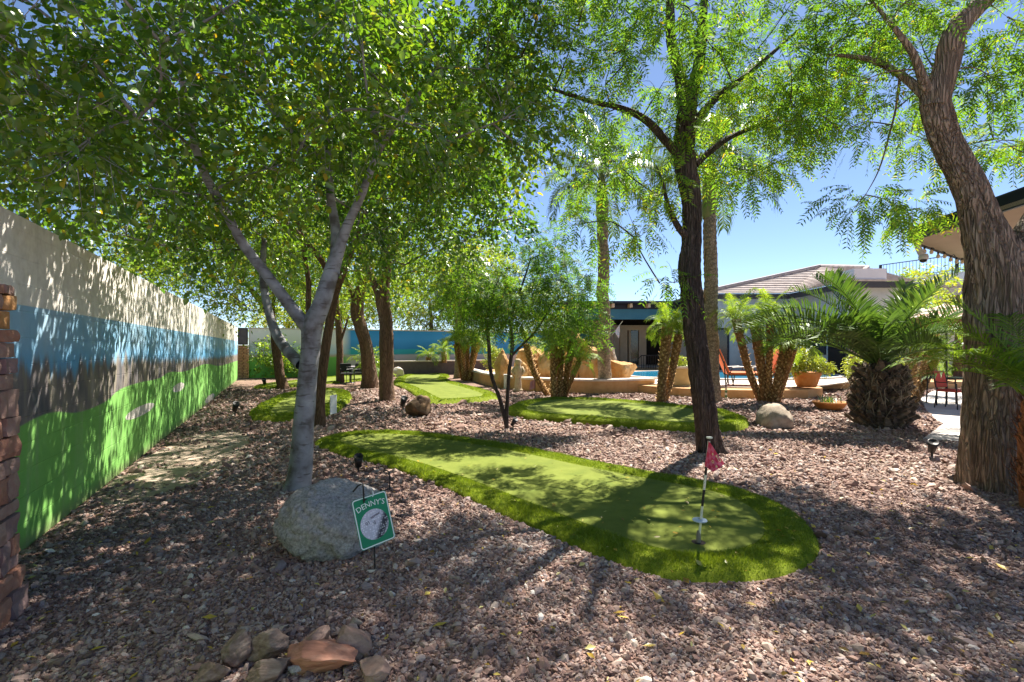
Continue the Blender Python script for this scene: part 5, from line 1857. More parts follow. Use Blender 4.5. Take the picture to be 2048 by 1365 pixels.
for name, label, px, py, size, m, sd, rz_, zc in [
        ('sandstone_rock', 'broad rust red flat rock in the middle of the near rock pile', 632, 1338, (0.20, 0.13, 0.075), M_RED, 1, -0.1, 0.05),
        ('banded_rock', 'brown banded rock left of the broad rust red rock', 540, 1318, (0.11, 0.055, 0.07), M_BROWNST, 2, 0.5, 0.045),
        ('slab_rock', 'greyish pink slab right of the broad rust red rock', 706, 1300, (0.125, 0.085, 0.075), M_GREYST, 3, -0.35, 0.045),
        ('dark_rock', 'dark purple brown upright rock at the left of the near rock pile', 472, 1330, (0.09, 0.07, 0.10), M_BROWNST, 4, 1.2, 0.05),
        ('edge_stone', 'brown rock cut by the bottom edge below the banded rock', 535, 1362, (0.11, 0.07, 0.06), M_BROWNST, 5, 0.1, 0.03),
        ('pebble', 'small pale rounded pebble at the top of the near rock pile', 708, 1256, (0.042, 0.034, 0.03), M_TANROCK, 6, 0.1, 0.022),
        ('stone_shard', 'long thin tan shard beside the small pale pebble', 684, 1272, (0.055, 0.018, 0.018), M_TANROCK, 7, 0.45, 0.018),
        ('dull_brown_rock', 'dull brown rock behind the broad rust red rock', 640, 1290, (0.085, 0.06, 0.065), M_GREYST, 8, 0.9, 0.04),
        ('grey_stone', 'greyish brown rock cut by the bottom edge at the right of the pile', 752, 1362, (0.10, 0.06, 0.05), M_GREYST, 9, 0.1, 0.03),
        ('brown_stone', 'brown rock cut by the bottom edge at the left of the pile', 425, 1362, (0.09, 0.06, 0.06), M_BROWNST, 10, -0.3, 0.03),
        ('stone_chip', 'small grey stone just left of the broad rust red rock', 592, 1352, (0.03, 0.025, 0.03), M_GRANITE, 11, 0.3, 0.03)]:
    size = tuple(1.28 * q for q in size)
    zc = zc * 1.15
    b = G(px, py)
    o = link(name, rock_mesh(name, m, size, seed=80 + sd, sub=5, cuts=16, rough=0.14, cutd=(0.38, 0.72), detail=0.045, flatbase=-0.8), loc=(b.x, b.y, zc), rz=rz_)
    o.rotation_euler = (random.uniform(-0.15, 0.15), random.uniform(-0.12, 0.12), rz_)
    tag(o, label, 'rock', 'rocks piled at the near edge')


# ------------------------------------------------------------------ buildings
M_STUCCO = mat('grey_stucco', [(0.42, 0.44, 0.46), (0.50, 0.52, 0.54), (0.55, 0.57, 0.58)], scale=2, rough=0.9, bump=0.2, bscale=60)
M_CREAM = mat('cream_trim', [(0.50, 0.40, 0.28), (0.60, 0.50, 0.37)], scale=3, rough=0.8)
M_BLUE = mat('blue_fascia', [(0.035, 0.15, 0.24), (0.05, 0.19, 0.30)], scale=2, rough=0.6)
M_NAVY = mat('dark_navy_trim', [(0.012, 0.016, 0.028), (0.018, 0.024, 0.04)], scale=3, rough=0.5)
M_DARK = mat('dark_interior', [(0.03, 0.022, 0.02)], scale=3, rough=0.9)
M_GLASS = mat('dark_glass', [(0.012, 0.016, 0.022)], scale=2, rough=0.08, bump=0.0, spec=0.6)
M_IRON = mat('black_iron', [(0.012, 0.012, 0.013)], scale=6, rough=0.5, spec=0.4)
M_VEN = mat('stone_veneer', [(0.20, 0.11, 0.08), (0.33, 0.20, 0.15), (0.42, 0.28, 0.21)], scale=3, rough=0.9, tint=0.5)
M_TILE = mat('roof_tile', [(0.34, 0.28, 0.26), (0.44, 0.38, 0.35), (0.52, 0.46, 0.43)], scale=3, rough=0.9, tint=0.3)
M_SOFF = mat('tan_soffit', [(0.52, 0.42, 0.33), (0.58, 0.48, 0.38)], scale=3, rough=0.85, bump=0.1)

# pool house
ph = thing('pool_house', 'open pool house with blue fascia and cream door frames behind the pool', 'building', (6.5, 30.5, 0.3))


def ppart(name, m, x0, x1, y0, y1, z0, z1, parent=ph, org=(6.5, 30.5, 0.3), bevel=0.0):
    return MB().box(x0 - org[0], x1 - org[0], y0 - org[1], y1 - org[1], z0 - org[2], z1 - org[2]).build(name, m, parent, bevel=bevel)


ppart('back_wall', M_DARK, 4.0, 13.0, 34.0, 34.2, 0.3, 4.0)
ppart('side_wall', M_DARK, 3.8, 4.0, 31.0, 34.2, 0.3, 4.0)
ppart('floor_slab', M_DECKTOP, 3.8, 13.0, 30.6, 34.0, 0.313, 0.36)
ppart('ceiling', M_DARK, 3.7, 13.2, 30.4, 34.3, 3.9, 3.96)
ppart('roof', M_NAVY, 3.2, 13.6, 29.4, 34.8, 4.26, 4.40)
ppart('fascia', M_BLUE, 3.5, 13.3, 30.1, 30.35, 3.32, 3.95)
ppart('upper_beam', M_NAVY, 3.5, 13.3, 30.12, 30.33, 3.953, 4.255)
for k in range(9):
    x = 3.9 + k * 1.1
    ppart('rafter_tail', M_CREAM, x, x + 0.16, 29.5, 30.10, 4.02, 4.25)
ppart('header', M_CREAM, 6.95, 9.6, 33.2, 33.5, 2.75, 3.1)
for x0, x1, m in ((7.05, 7.25, M_CREAM), (7.45, 7.95, M_CREAM), (8.05, 8.2, M_CREAM), (8.75, 9.25, M_SOFF)):
    ppart('door_jamb', m, x0, x1, 33.3, 33.6, 0.36, 2.75)
ppart('doorway', M_GLASS, 8.22, 8.74, 33.45, 33.55, 0.36, 2.74)
ppart('cream_door', M_SOFF, 7.26, 7.44, 33.45, 33.55, 0.36, 2.74)
# stone column, stone by stone
colr = ppart('column', M_MORTAR, 4.95, 5.55, 30.45, 31.0, 0.36, 3.3)
me = MB().box(-0.17, 0.17, -0.05, 0.05, -0.075, 0.075).mesh('stone', M_VEN, bevel=0.015)
rc = random.Random(9)
for q in range(17):
    for k in range(2):
        o = link('stone', me, colr, (5.25 - 6.5 + (k - 0.5) * 0.31 + (0.05 if q % 2 else -0.05), 30.42 - 30.5 + rc.uniform(-0.015, 0.01), 0.15 + q * 0.17))
        o.scale = (rc.uniform(0.8, 1.0), 1, rc.uniform(0.9, 1.03))
ppart('grey_column', mat('taupe_column', [(0.17, 0.15, 0.13)], rough=0.9), 6.0, 6.45, 30.5, 30.95, 0.36, 3.3)

# stair railing by the pool house
rl = thing('stair_railing', 'black iron stair railing in front of the pool house door', 'railing', (7.6, 28.6, 0.31))
MB().tube([(-0.55, 0, 0.15), (0.05, 0, 0.78), (1.6, 0, 0.80)], 0.03, 6).build('handrail', M_IRON, rl)
MB().tube([(0.05, 0, 0.15), (1.6, 0, 0.15)], 0.02, 6).build('bottom_rail', M_IRON, rl)
mb_ = MB().tube([(0, 0, 0), (0, 0, 0.79)], 0.018, 5).mesh('baluster', M_IRON)
for k in range(12):
    link('baluster', mb_, rl, (0.05 + k * 0.14, 0, 0))

# main house
hs = thing('main_house', 'grey stucco house with brown tiled hip roof at right behind the palms', 'building', (15, 27, 0.3))
HO = (15, 27, 0.3)


def hpart(name, m, x0, x1, y0, y1, z0, z1, parent=hs, bevel=0.0):
    return MB().box(x0 - HO[0], x1 - HO[0], y0 - HO[1], y1 - HO[1], z0 - HO[2], z1 - HO[2]).build(name, m, parent, bevel=bevel)


hpart('wall', M_STUCCO, 10.7, 15.6, 27.0, 34.0, 0.3, 4.45)
hpart('wall', M_STUCCO, 15.603, 18.0, 22.4, 34.0, 0.3, 4.5)
hpart('low_wing', M_STUCCO, 18.003, 28.0, 23.2, 30.0, 0.3, 2.7)
hpart('upper_wall', mat('white_stucco', [(0.62, 0.60, 0.62), (0.68, 0.66, 0.68)], scale=2, rough=0.9), 15.4, 16.85, 21.75, 22.6, 4.503, 5.12)
d = hpart('door', M_GLASS, 11.35, 12.0, 26.95, 26.995, 0.32, 2.55)
hpart('door_frame', M_NAVY, 11.25, 11.35, 26.93, 26.998, 0.31, 2.65)
hpart('door_frame', M_NAVY, 12.0, 12.10, 26.93, 26.998, 0.31, 2.65)
hpart('door_frame', M_NAVY, 11.352, 11.998, 26.93, 26.998, 2.553, 2.65)
hpart('wall_band', mat('pale_band', [(0.50, 0.56, 0.66)], rough=0.9), 10.65, 15.6, 26.94, 26.996, 3.45, 4.3)
win = hpart('window', M_GLASS, 15.54, 15.60, 24.0, 26.0, 1.2, 2.6)
hpart('patio_opening', M_DARK, 15.55, 15.60, 22.6, 23.8, 0.32, 2.6)
vb = hpart('veneer_wall', M_MORTAR, 15.4, 19.4, 22.1, 22.35, 0.3, 2.1)
me = MB().box(-0.19, 0.19, -0.05, 0.05, -0.085, 0.085).mesh('stone', M_VEN, bevel=0.018)
for q in range(10):
    for k in range(10):
        o = link('stone', me, vb, (15.6 + k * 0.395 + (0.1 if q % 2 else -0.05) - 15, 22.08 - 27 + rc.uniform(-0.02, 0.01), 0.09 + q * 0.178))
        o.scale = (rc.uniform(0.85, 1.0), 1, rc.uniform(0.92, 1.02))
# hip roof in overlapping courses
A_, B_, C_ = Vector((10.3, 26.3, 4.5)), Vector((15.0, 26.2, 4.5)), Vector((15.25, 21.7, 4.55))
R1, R2, D_ = Vector((18.2, 28.5, 6.3)), Vector((17.8, 24.2, 5.5)), Vector((18.0, 21.7, 4.55))
R3 = Vector((17.9, 24.2, 5.5))
O_ = Vector(HO)
courses = 15
for (p, q, r_, s_), nm in (((A_, B_, R1, R1), 'roof_slope'), ((B_, C_, R2, R1), 'roof_slope'), ((C_, D_, R3, R2), 'roof_slope'), ((Vector((10.3, 34, 4.5)), A_, R1, Vector((18.2, 30, 6.3))), 'roof_slope')):
    mbr = MB()
    nrmv = (q - p).cross(s_ - p).normalized()
    for k in range(courses):
        f0, f1 = k / courses, (k + 1.12) / courses
        f1 = min(f1, 1.0)
        a0, a1 = p.lerp(s_, f0) + nrmv * 0.07, q.lerp(r_, f0) + nrmv * 0.07
        b0, b1 = p.lerp(s_, f1) + nrmv * 0.015, q.lerp(r_, f1) + nrmv * 0.015
        c0, c1 = p.lerp(s_, f0) - nrmv * 0.01, q.lerp(r_, f0) - nrmv * 0.01
        mbr.add([a0 - O_, a1 - O_, b1 - O_, b0 - O_, c0 - O_, c1 - O_], [(0, 1, 2, 3), (4, 5, 1, 0)])
    mbr.build(nm, M_TILE, hs)
MB().tube([A_ - O_ + Vector((0, 0, 0.08)), R1 - O_ + Vector((0, 0, 0.08))], 0.10, 8).build('hip_ridge', M_TILE, hs)
MB().tube([R1 - O_ + Vector((0, 0, 0.06)), R2 - O_ + Vector((0, 0, 0.08))], 0.10, 8).build('ridge', M_TILE, hs)
MB().tube([C_ - O_ + Vector((0, 0, 0.08)), R2 - O_ + Vector((0, 0, 0.08))], 0.10, 8).build('hip_ridge', M_TILE, hs)
for p, q in ((A_, B_), (B_, C_), (C_, D_)):
    dd = (q - p).normalized()
    nn = Vector((-dd.y, dd.x, 0))
    v = [p - O_ - Vector((0, 0, 0.30)), q - O_ - Vector((0, 0, 0.30)), q - O_ - Vector((0, 0, 0.02)), p - O_ - Vector((0, 0, 0.02))]
    o = MB().add(v + [x + nn * 0.08 for x in v], [(0, 1, 2, 3), (4, 7, 6, 5), (0, 4, 5, 1), (3, 2, 6, 7), (0, 3, 7, 4), (1, 5, 6, 2)]).build('eave_fascia', M_DGREY, hs)
    fixn(o)

# balcony with railing, up on the house at right
ra, rb = W(1761, 548, 32.5), W(1945, 540, 28.2)
ra.z = rb.z = 6.1
bal = thing('balcony_railing', 'thin black balcony railing high behind the date palm', 'railing', ra)
rd = rb - ra
MB().tube([Vector((0, 0, 1.0)), rd + Vector((0, 0, 1.0))], 0.03, 6).build('top_rail', M_IRON, bal)
MB().tube([Vector((0, 0, 0.08)), rd + Vector((0, 0, 0.08))], 0.022, 6).build('bottom_rail', M_IRON, bal)
mb_ = MB().tube([(0, 0, 0.08), (0, 0, 1.0)], 0.014, 4).mesh('baluster', M_IRON)
nb = 26
for k in range(nb + 1):
    link('baluster', mb_, bal, tuple(rd * (k / nb)))
mp_ = MB().box(-0.06, 0.06, -0.06, 0.06, -0.1, 1.02).mesh('post', M_IRON)
for f in (0.0, 0.85, 1.0):
    link('post', mp_, bal, tuple(rd * f))
bb = thing('balcony', 'raised pale balcony block under the black railing', 'building', (ra.x, ra.y, 0.3))
nn = Vector((rd.y, -rd.x, 0)).normalized()
poly = [(0, 0), (rd.x, rd.y), (rd.x + 8, rd.y), (8, 0)]
MB().prism(poly, 5.2, 5.76).build('slab', M_STUCCO, bb)
MB().prism([(x + 3.6, y) for x, y in poly], 0.0, 5.197).build('wall', M_STUCCO, bb)
MB().box(0.1, 0.4, -0.5, -0.2, 0, 5.197).build('column', M_STUCCO, bb)

# patio roof at upper right (eave, soffit), with beam
PA, PB, PC = Vector((6.18, 7.55, 3.22)), Vector((5.86, 5.25, 3.22)), Vector((9.2, 9.65, 3.22))
PD = Vector((12.5, 5.25, 3.22))
pr = thing('patio_roof', 'corner of a patio roof with dark navy fascia and tan soffit at upper right', 'roof', PA)
so = [(0, 0), (PB.x - PA.x, PB.y - PA.y), (PD.x - PA.x, PD.y - PA.y), (PC.x - PA.x + 3.3, PC.y - PA.y - 0.2), (PC.x - PA.x, PC.y - PA.y)]
MB().prism(so, 0.0, 0.05).build('soffit', M_SOFF, pr)
MB().prism(so, 0.053, 0.17).build('roof_deck', M_NAVY, pr)


def board(p, q, t, z0, z1):
    p, q = Vector((p[0], p[1], 0)), Vector((q[0], q[1], 0))
    d = (q - p).normalized()
    n_ = Vector((d.y, -d.x, 0)) * t
    v = [p, q, q + n_, p + n_]
    o = MB().add([(x.x, x.y, z0) for x in v] + [(x.x, x.y, z1) for x in v], [(0, 1, 2, 3), (4, 7, 6, 5), (0, 4, 5, 1), (1, 5, 6, 2), (2, 6, 7, 3), (3, 7, 4, 0)])
    return o


fixn(board(so[1], so[0], 0.04, -0.02, 0.19).build('fascia', M_NAVY, pr))
fixn(board(so[0], so[4], 0.04, -0.02, 0.19).build('fascia', M_NAVY, pr))
MB().box(5.5, 5.75, -1.6, -1.35, -3.2, -0.003).build('post', M_SOFF, pr)
MB().box(4.5, 4.75, 1.0, 1.25, -3.2, -0.003).build('post', M_SOFF, pr)
# string lights under the eave
sl = thing('string_lights', 'string of small clear bulbs hung along the patio eave', 'string lights', PA)
wire = []
q0, q1 = Vector((0.22, 0.02, -0.03)), Vector((PC.x - PA.x - 0.1, PC.y - PA.y - 0.25, -0.03))
for k in range(41):
    f = k / 40
    wire.append(q0.lerp(q1, f) - Vector((0, 0, 0.05 * abs(math.sin(f * math.pi * 6)))))
MB().tube(wire, 0.006, 5).build('wire', M_IRON, sl)
M_BULB = mat('clear_bulb', [(0.75, 0.62, 0.45)], rough=0.15, bump=0, spec=0.6)
ms = MB().lathe([(0.0, 0), (0.014, 0.0), (0.014, -0.035), (0.0, -0.035)], 8).mesh('socket', M_IRON)
mbu = MB().lathe([(0.012, -0.035), (0.026, -0.06), (0.028, -0.078), (0.018, -0.10), (0.0, -0.108)], 10).mesh('bulb', M_BULB, smooth=True)
for k in range(10):
    p = wire[2 + k * 4]
    link('bulb', mbu, link('socket', ms, sl, tuple(p)))
# camera on the eave corner
sc_ = thing('security_camera', 'white security camera on a curved arm below the patio eave corner', 'camera', PA + Vector((0.16, 0.0, -0.02)))
M_WHITE = mat('white_plastic', [(0.62, 0.64, 0.64)], rough=0.45)
MB().tube([(0, 0, 0), (0.0, 0, -0.08), (0.02, -0.02, -0.16), (0.05, -0.03, -0.20)], [0.045, 0.04, 0.045, 0.055], 12).build('arm', M_WHITE, sc_, smooth=True)
MB().lathe([(0.0, 0.03), (0.05, 0.025), (0.065, -0.01), (0.062, -0.05), (0.045, -0.08), (0, -0.085)], 16, (0.055, -0.035, -0.22)).build('housing', M_WHITE, sc_, smooth=True)
MB().lathe([(0.052, 0), (0.045, -0.03), (0.02, -0.045), (0.0, -0.048)], 14, (0.05, -0.04, -0.28)).build('lens', M_GLASS, sc_, smooth=True)

# ------------------------------------------------------------------ pool side furniture
M_ORANGE = mat('orange_sling', [(0.58, 0.12, 0.04), (0.66, 0.16, 0.055), (0.70, 0.21, 0.08)], scale=8, rough=0.8)
M_STEEL = mat('bronze_frame', [(0.05, 0.045, 0.04)], rough=0.45, metallic=0.4)


def lounger(label, loc, rz):
    t = thing('pool_lounger', label, 'lounger', loc, rz, group='orange pool loungers')
    MB().box(-0.85, 0.45, -0.30, 0.30, 0.36, 0.44).build('seat_cushion', M_ORANGE, t, bevel=0.03, seg=2)
    M_ = Matrix.Translation((0.45, 0, 0.40)) @ Matrix.Rotation(math.radians(-68), 4, 'Y')
    MB().box(0, 0.85, -0.30, 0.30, -0.04, 0.05, M_).build('back_cushion', M_ORANGE, t, bevel=0.03, seg=2)
    for sy in (-0.33, 0.33):
        MB().tube([(-0.88, sy, 0.35), (0.47, sy, 0.35), (0.80, sy, 1.22)], 0.02, 6).build('side_rail', M_STEEL, t)
        MB().tube([(-0.35, sy, 0.36), (-0.28, sy, 0.58), (0.0, sy, 0.62), (0.35, sy, 0.60), (0.45, sy, 0.36)], 0.018, 6).build('armrest', M_STEEL, t)
        for x in (-0.75, 0.38):
            MB().tube([(x, sy, 0.35), (x - 0.06, sy, 0.0)], 0.02, 6).build('leg', M_STEEL, t)
    return t


lounger('orange lounger with upright back nearest the tall dark trunk', (7.55, 15.9, 0.31), math.radians(168))
lounger('orange lounger facing left behind the pygmy palm clump', (8.15, 16.2, 0.31), math.radians(-8))

pt = thing('terracotta_pot', 'round orange terracotta pot with trailing yellow green plant on the deck edge', 'pot', (9.35, 15.35, 0.31))
M_TERRA = mat('terracotta', [(0.42, 0.15, 0.035), (0.52, 0.21, 0.055), (0.56, 0.26, 0.09)], scale=4, rough=0.75, bump=0.1)
MB().lathe([(0.0, 0), (0.26, 0), (0.31, 0.10), (0.36, 0.28), (0.385, 0.36), (0.41, 0.37), (0.41, 0.47), (0.36, 0.47), (0.33, 0.40), (0, 0.40)], 32).build('pot', M_TERRA, pt, smooth=True)
LM_YEL = leafmat('lime_leaf', [(0.12, 0.19, 0.02), (0.24, 0.32, 0.03), (0.36, 0.42, 0.05), (0.45, 0.45, 0.08)], trans=0.4, gloss=0.05)
c = np.array((9.35, 15.35, 0.31))
shrub('trailing_plant', 'trailing yellow green plant overflowing the round terracotta pot', (9.35, 15.35, 0.75), [((9.35, 15.35, 1.08), (0.5, 0.4, 0.22)), ((8.9, 15.3, 0.95), (0.2, 0.22, 0.2)), ((9.85, 15.3, 0.95), (0.2, 0.22, 0.2)), ((9.2, 15.4, 1.3), (0.12, 0.12, 0.3))], 410, LM_YEL, 0.16, 16, 0.06, Lt=0.14)
bl = thing('planter_bowl', 'low wide orange planter bowl on the gravel left of the date palm', 'planter', G(1673, 823) + Vector((0, 0.25, 0)))
MB().lathe([(0.0, 0), (0.20, 0), (0.30, 0.07), (0.36, 0.17), (0.38, 0.175), (0.38, 0.21), (0.34, 0.21), (0.32, 0.16), (0, 0.16)], 30).build('bowl', M_TERRA, bl, smooth=True)
b = G(1673, 823) + Vector((0, 0.25, 0.16))
t = thing('succulent', 'spiky small succulent with thin leaves in the low planter bowl', 'plant', b)
ra_ = np.random.default_rng(44)
n = 46
a = ra_.random(n) * 6.283
e = ra_.uniform(0.35, 1.3, n)
l = ra_.uniform(0.15, 0.34, n)
d = np.c_[np.cos(a) * np.cos(e), np.sin(a) * np.cos(e), np.sin(e)]
p0 = np.c_[ra_.normal(size=(n, 2)) * 0.10, np.zeros(n)]
w = np.c_[-np.sin(a), np.cos(a), a * 0] * 0.012
link('leaves', inst_mesh('leaves', np.stack([p0 - w, p0 + w, p0 + d * l[:, None] * 0.6 + w, p0 + d * l[:, None] * 0.6 - w, p0 + d * l[:, None] - UP * 0.05], 1), [(0, 1, 2, 3), (3, 2, 4)], LM_PHX, ra_.random(n)), t)
for i, (px, Yq, hh, lab) in enumerate([(1357, 16.3, 0.5, 'square ochre planter box on the deck just left of the dark trunk')]):
    x = (px - CX) / F * Yq
    t = thing('planter_box', lab, 'planter', (x, Yq, 0.31))
    MB().box(-0.32, 0.32, -0.3, 0.3, 0, 0.55).build('box', mat('ochre_box', [(0.50, 0.36, 0.17), (0.56, 0.43, 0.22)], rough=0.8), t, bevel=0.02)
    MB().box(-0.35, 0.35, -0.33, 0.33, 0.553, 0.62).build('rim', M_COPING, t, bevel=0.01)
    shrub('flowering_plant', 'yellow flowering plant in the square ochre planter box', (x, Yq, 0.95), [((x, Yq, 1.05), (0.3, 0.28, 0.2))], 420, LM_YEL, 0.16, 14, 0.06, Lt=0.14)
for i, (px, Yq, pyc, lab) in enumerate([(1712, 16.8, 735, 'yellow leafed bush left behind the date palm trunk'), (1795, 16.6, 738, 'yellow leafed bush right behind the date palm trunk'), (985, 19.6, 715, 'orange yellow flowering bush at the left end of the rock waterfall')]):
    c = W(px, pyc, Yq)
    shrub('yellow_bush', lab, (c.x, c.y, 0.3), [(tuple(c), (0.32, 0.3, 0.42))], 430 + i, LM_YEL, 0.2, 16, 0.07, Lt=0.16)

# striped umbrella
ub = W(1893, 700, 13.0)
um = thing('patio_umbrella', 'tan and brown striped patio umbrella beyond the date palm', 'umbrella', (ub.x, ub.y, 0.02))


def stripe_mat():
    m, nt, out = newmat('striped_canvas')
    L = nt.links
    b = nd(nt, 'ShaderNodeBsdfPrincipled')
    b.inputs['Roughness'].default_value = 0.9
    tc = nd(nt, 'ShaderNodeTexCoord')
    sp = nd(nt, 'ShaderNodeSeparateXYZ')
    L.new(tc.outputs['Object'], sp.inputs[0])
    ax = mathn(nt, 'MAXIMUM', mathn(nt, 'ABSOLUTE', sp.outputs[0]), mathn(nt, 'ABSOLUTE', sp.outputs[1]))
    f = mathn(nt, 'GREATER_THAN', mathn(nt, 'FRACT', mathn(nt, 'MULTIPLY', ax, 3.6)), 0.5)
    L.new(mixc(nt, f, (0.26, 0.14, 0.085), (0.62, 0.52, 0.40)), b.inputs['Base Color'])
    L.new(b.outputs[0], out.inputs[0])
    return m


zt, ze = W(1893, 608, 13.0).z - 0.02, W(1893, 640, 13.0).z - 0.02
can = MB()
nS = 8
R_ = 1.35
vs = [(0, 0, zt)] + [(R_ * math.cos(math.pi / 8 + 2 * math.pi * k / nS), R_ * math.sin(math.pi / 8 + 2 * math.pi * k / nS), ze) for k in range(nS)]
can.add(vs, [(0, 1 + k, 1 + (k + 1) % nS) for k in range(nS)])
can.build('canopy', stripe_mat(), um)
vl = MB()
vl.add([(x, y, z) for x, y, z in vs[1:]] + [(x * 1.01, y * 1.01, z - 0.16) for x, y, z in vs[1:]], [(k, (k + 1) % nS, (k + 1) % nS + nS, k + nS) for k in range(nS)])
vl.build('valance', mat('brown_valance', [(0.30, 0.15, 0.07)], rough=0.9), um)
MB().tube([(0, 0, 0), (0, 0, zt)], 0.025, 8).build('pole', M_IRON, um)
for k in range(nS):
    x, y, z = vs[1 + k]
    MB().tube([(0, 0, zt - 0.03), (x * 0.98, y * 0.98, z - 0.02)], 0.01, 4).build('rib', M_IRON, um)


def chair(name, label, loc, rz, m, h=0.9, group=None):
    t = thing(name, label, 'chair', loc, rz, group=group)
    MB().box(-0.23, 0.23, -0.23, 0.23, 0.42, 0.48).build('seat', m, t, bevel=0.02)
    M_ = Matrix.Translation((0, 0.23, 0.48)) @ Matrix.Rotation(math.radians(-10), 4, 'X')
    MB().box(-0.22, 0.22, -0.02, 0.03, 0.04, h - 0.45, M_).build('backrest', m, t, bevel=0.015)
    for sx in (-0.22, 0.22):
        MB().tube([(sx, -0.22, 0), (sx, -0.20, 0.64), (sx, 0.24, 0.66)], 0.014, 5).build('front_leg', M_IRON, t)
        MB().tube([(sx, 0.27, 0), (sx, 0.22, 0.45), (sx, 0.30, h)], 0.014, 5).build('rear_leg', M_IRON, t)
    return t


M_REDC = mat('red_cushion', [(0.36, 0.045, 0.03), (0.45, 0.07, 0.045)], scale=8, rough=0.8)
p = W(1900, 700, 12.6)
chair('patio_chair', 'patio chair with red cushion left under the striped umbrella', (p.x - 0.3, 12.2, 0.02), math.radians(20), M_REDC, group='red cushioned patio chairs')
chair('patio_chair', 'patio chair with red cushion behind the massive trunk', (p.x + 0.8, 12.3, 0.02), math.radians(-40), M_REDC, group='red cushioned patio chairs')
tb = thing('patio_table', 'round dark patio table below the striped umbrella', 'table', (ub.x, ub.y, 0.02))
MB().lathe([(0.0, 0.70), (0.06, 0.70), (0.50, 0.70), (0.52, 0.72), (0.50, 0.74), (0.035, 0.74)], 24).build('table_top', M_IRON, tb)
for k in range(4):
    a = k * math.pi / 2 + 0.4
    MB().tube([(0.42 * math.cos(a), 0.42 * math.sin(a), 0.70), (0.46 * math.cos(a), 0.46 * math.sin(a), 0.0)], 0.018, 5).build('leg', M_IRON, tb)
# bistro chairs at the back of the garden
for i, (px, py, lab) in enumerate([(692, 768, 'black wire garden chair left of the small far table'), (708, 769, 'black wire garden chair right of the small far table')]):
    b = G(px, py)
    chair('garden_chair', lab, b, 0.4 - 0.9 * i, M_IRON, 0.85, 'black garden chairs')
b = G(700, 766)
tb = thing('garden_table', 'small pale lavender garden table between the far trunks', 'table', b)
MB().lathe([(0, 0.70), (0.36, 0.70), (0.37, 0.73), (0, 0.735)], 20).build('table_top', mat('lavender_top', [(0.42, 0.37, 0.42)], rough=0.6), tb)
MB().tube([(0, 0, 0), (0, 0, 0.70)], 0.03, 6).build('pedestal', M_IRON, tb)
MB().lathe([(0.0, 0.03), (0.2, 0.02), (0.22, 0), (0, 0)], 14).build('base', M_IRON, tb)

# ------------------------------------------------------------------ golf sign in the foreground
gs = G(750, 1142)
sg = thing('golf_sign', 'green tilted golf sign with white border and golf ball in front of the grey boulder', 'sign', gs)
TL, TR, BL = W(702, 1003, 3.20), W(771, 980, 3.36), W(725, 1103, 3.17)
ux = (TR - TL)
wS = ux.length
ux.normalize()
vy = (BL - TL)
vy = vy - ux * vy.dot(ux)
hS = vy.length
vy.normalize()
nz_ = ux.cross(-vy).normalized()          # towards the viewer
if nz_.y > 0:
    nz_ = -nz_
RM = Matrix((ux, -vy, nz_)).transposed().to_4x4()
SM = Matrix.Translation((TL + ux * wS / 2 + vy * hS / 2) - gs) @ RM


def rrect(w, h, r, n=5):
    pts = []
    for cx, cy, a0 in ((w / 2 - r, h / 2 - r, 0), (-w / 2 + r, h / 2 - r, 90), (-w / 2 + r, -h / 2 + r, 180), (w / 2 - r, -h / 2 + r, 270)):
        for k in range(n + 1):
            a = math.radians(a0 + 90 * k / n)
            pts.append((cx + r * math.cos(a), cy + r * math.sin(a)))
    return pts


def sgpart(name, mb, m, smooth=False):
    mb.v = [tuple(SM @ Vector(v)) for v in mb.v]
    o = mb.build(name, m, sg, smooth=smooth)
    fixn(o)
    return o


M_SIGN = mat('sign_green', [(0.006, 0.20, 0.09), (0.008, 0.235, 0.11)], scale=5, rough=0.45, bump=0.0)
M_SIGNW = mat('sign_white', [(0.74, 0.82, 0.79), (0.80, 0.86, 0.83)], scale=8, rough=0.5, bump=0)
panel = sgpart('panel', MB().prism(rrect(wS, hS, 0.022), -0.004, 0.0), M_SIGN)
o_, i_ = rrect(wS - 0.006, hS - 0.006, 0.020), rrect(wS - 0.020, hS - 0.020, 0.014)
nR = len(o_)
sgpart('border', MB().add([(x, y, 0.0008) for x, y in o_] + [(x, y, 0.0008) for x, y in i_], [(k, (k + 1) % nR, (k + 1) % nR + nR, k + nR) for k in range(nR)]), M_SIGNW)


def text_mesh(txt, size, m, name, arc=None, center=(0, 0), z=0.001, rot=0.0):
    cu = bpy.data.curves.new('lettering', 'FONT')
    cu.body = txt
    cu.size = size
    cu.align_x = 'CENTER'
    cu.align_y = 'CENTER'
    cu.resolution_u = 3
    ob = bpy.data.objects.new('lettering_tmp', cu)
    COL.objects.link(ob)
    dg = bpy.context.evaluated_depsgraph_get()
    me = bpy.data.meshes.new_from_object(ob.evaluated_get(dg))
    bpy.data.objects.remove(ob)
    me.name = name
    me.materials.clear()
    me.materials.append(m)
    for v in me.vertices:
        x, y = v.co.x, v.co.y
        if arc:
            a = x / arc
            x, y = math.sin(a) * (arc + y), math.cos(a) * (arc + y) - arc
        x, y = x * math.cos(rot) - y * math.sin(rot), x * math.sin(rot) + y * math.cos(rot)
        v.co = SM @ Vector((x + center[0], y + center[1], z))
    return link(name, me, sg)


text_mesh("DENNY'S", 0.051, M_SIGNW, 'lettering', arc=0.30, center=(-0.002, hS * 0.325), rot=0.03)


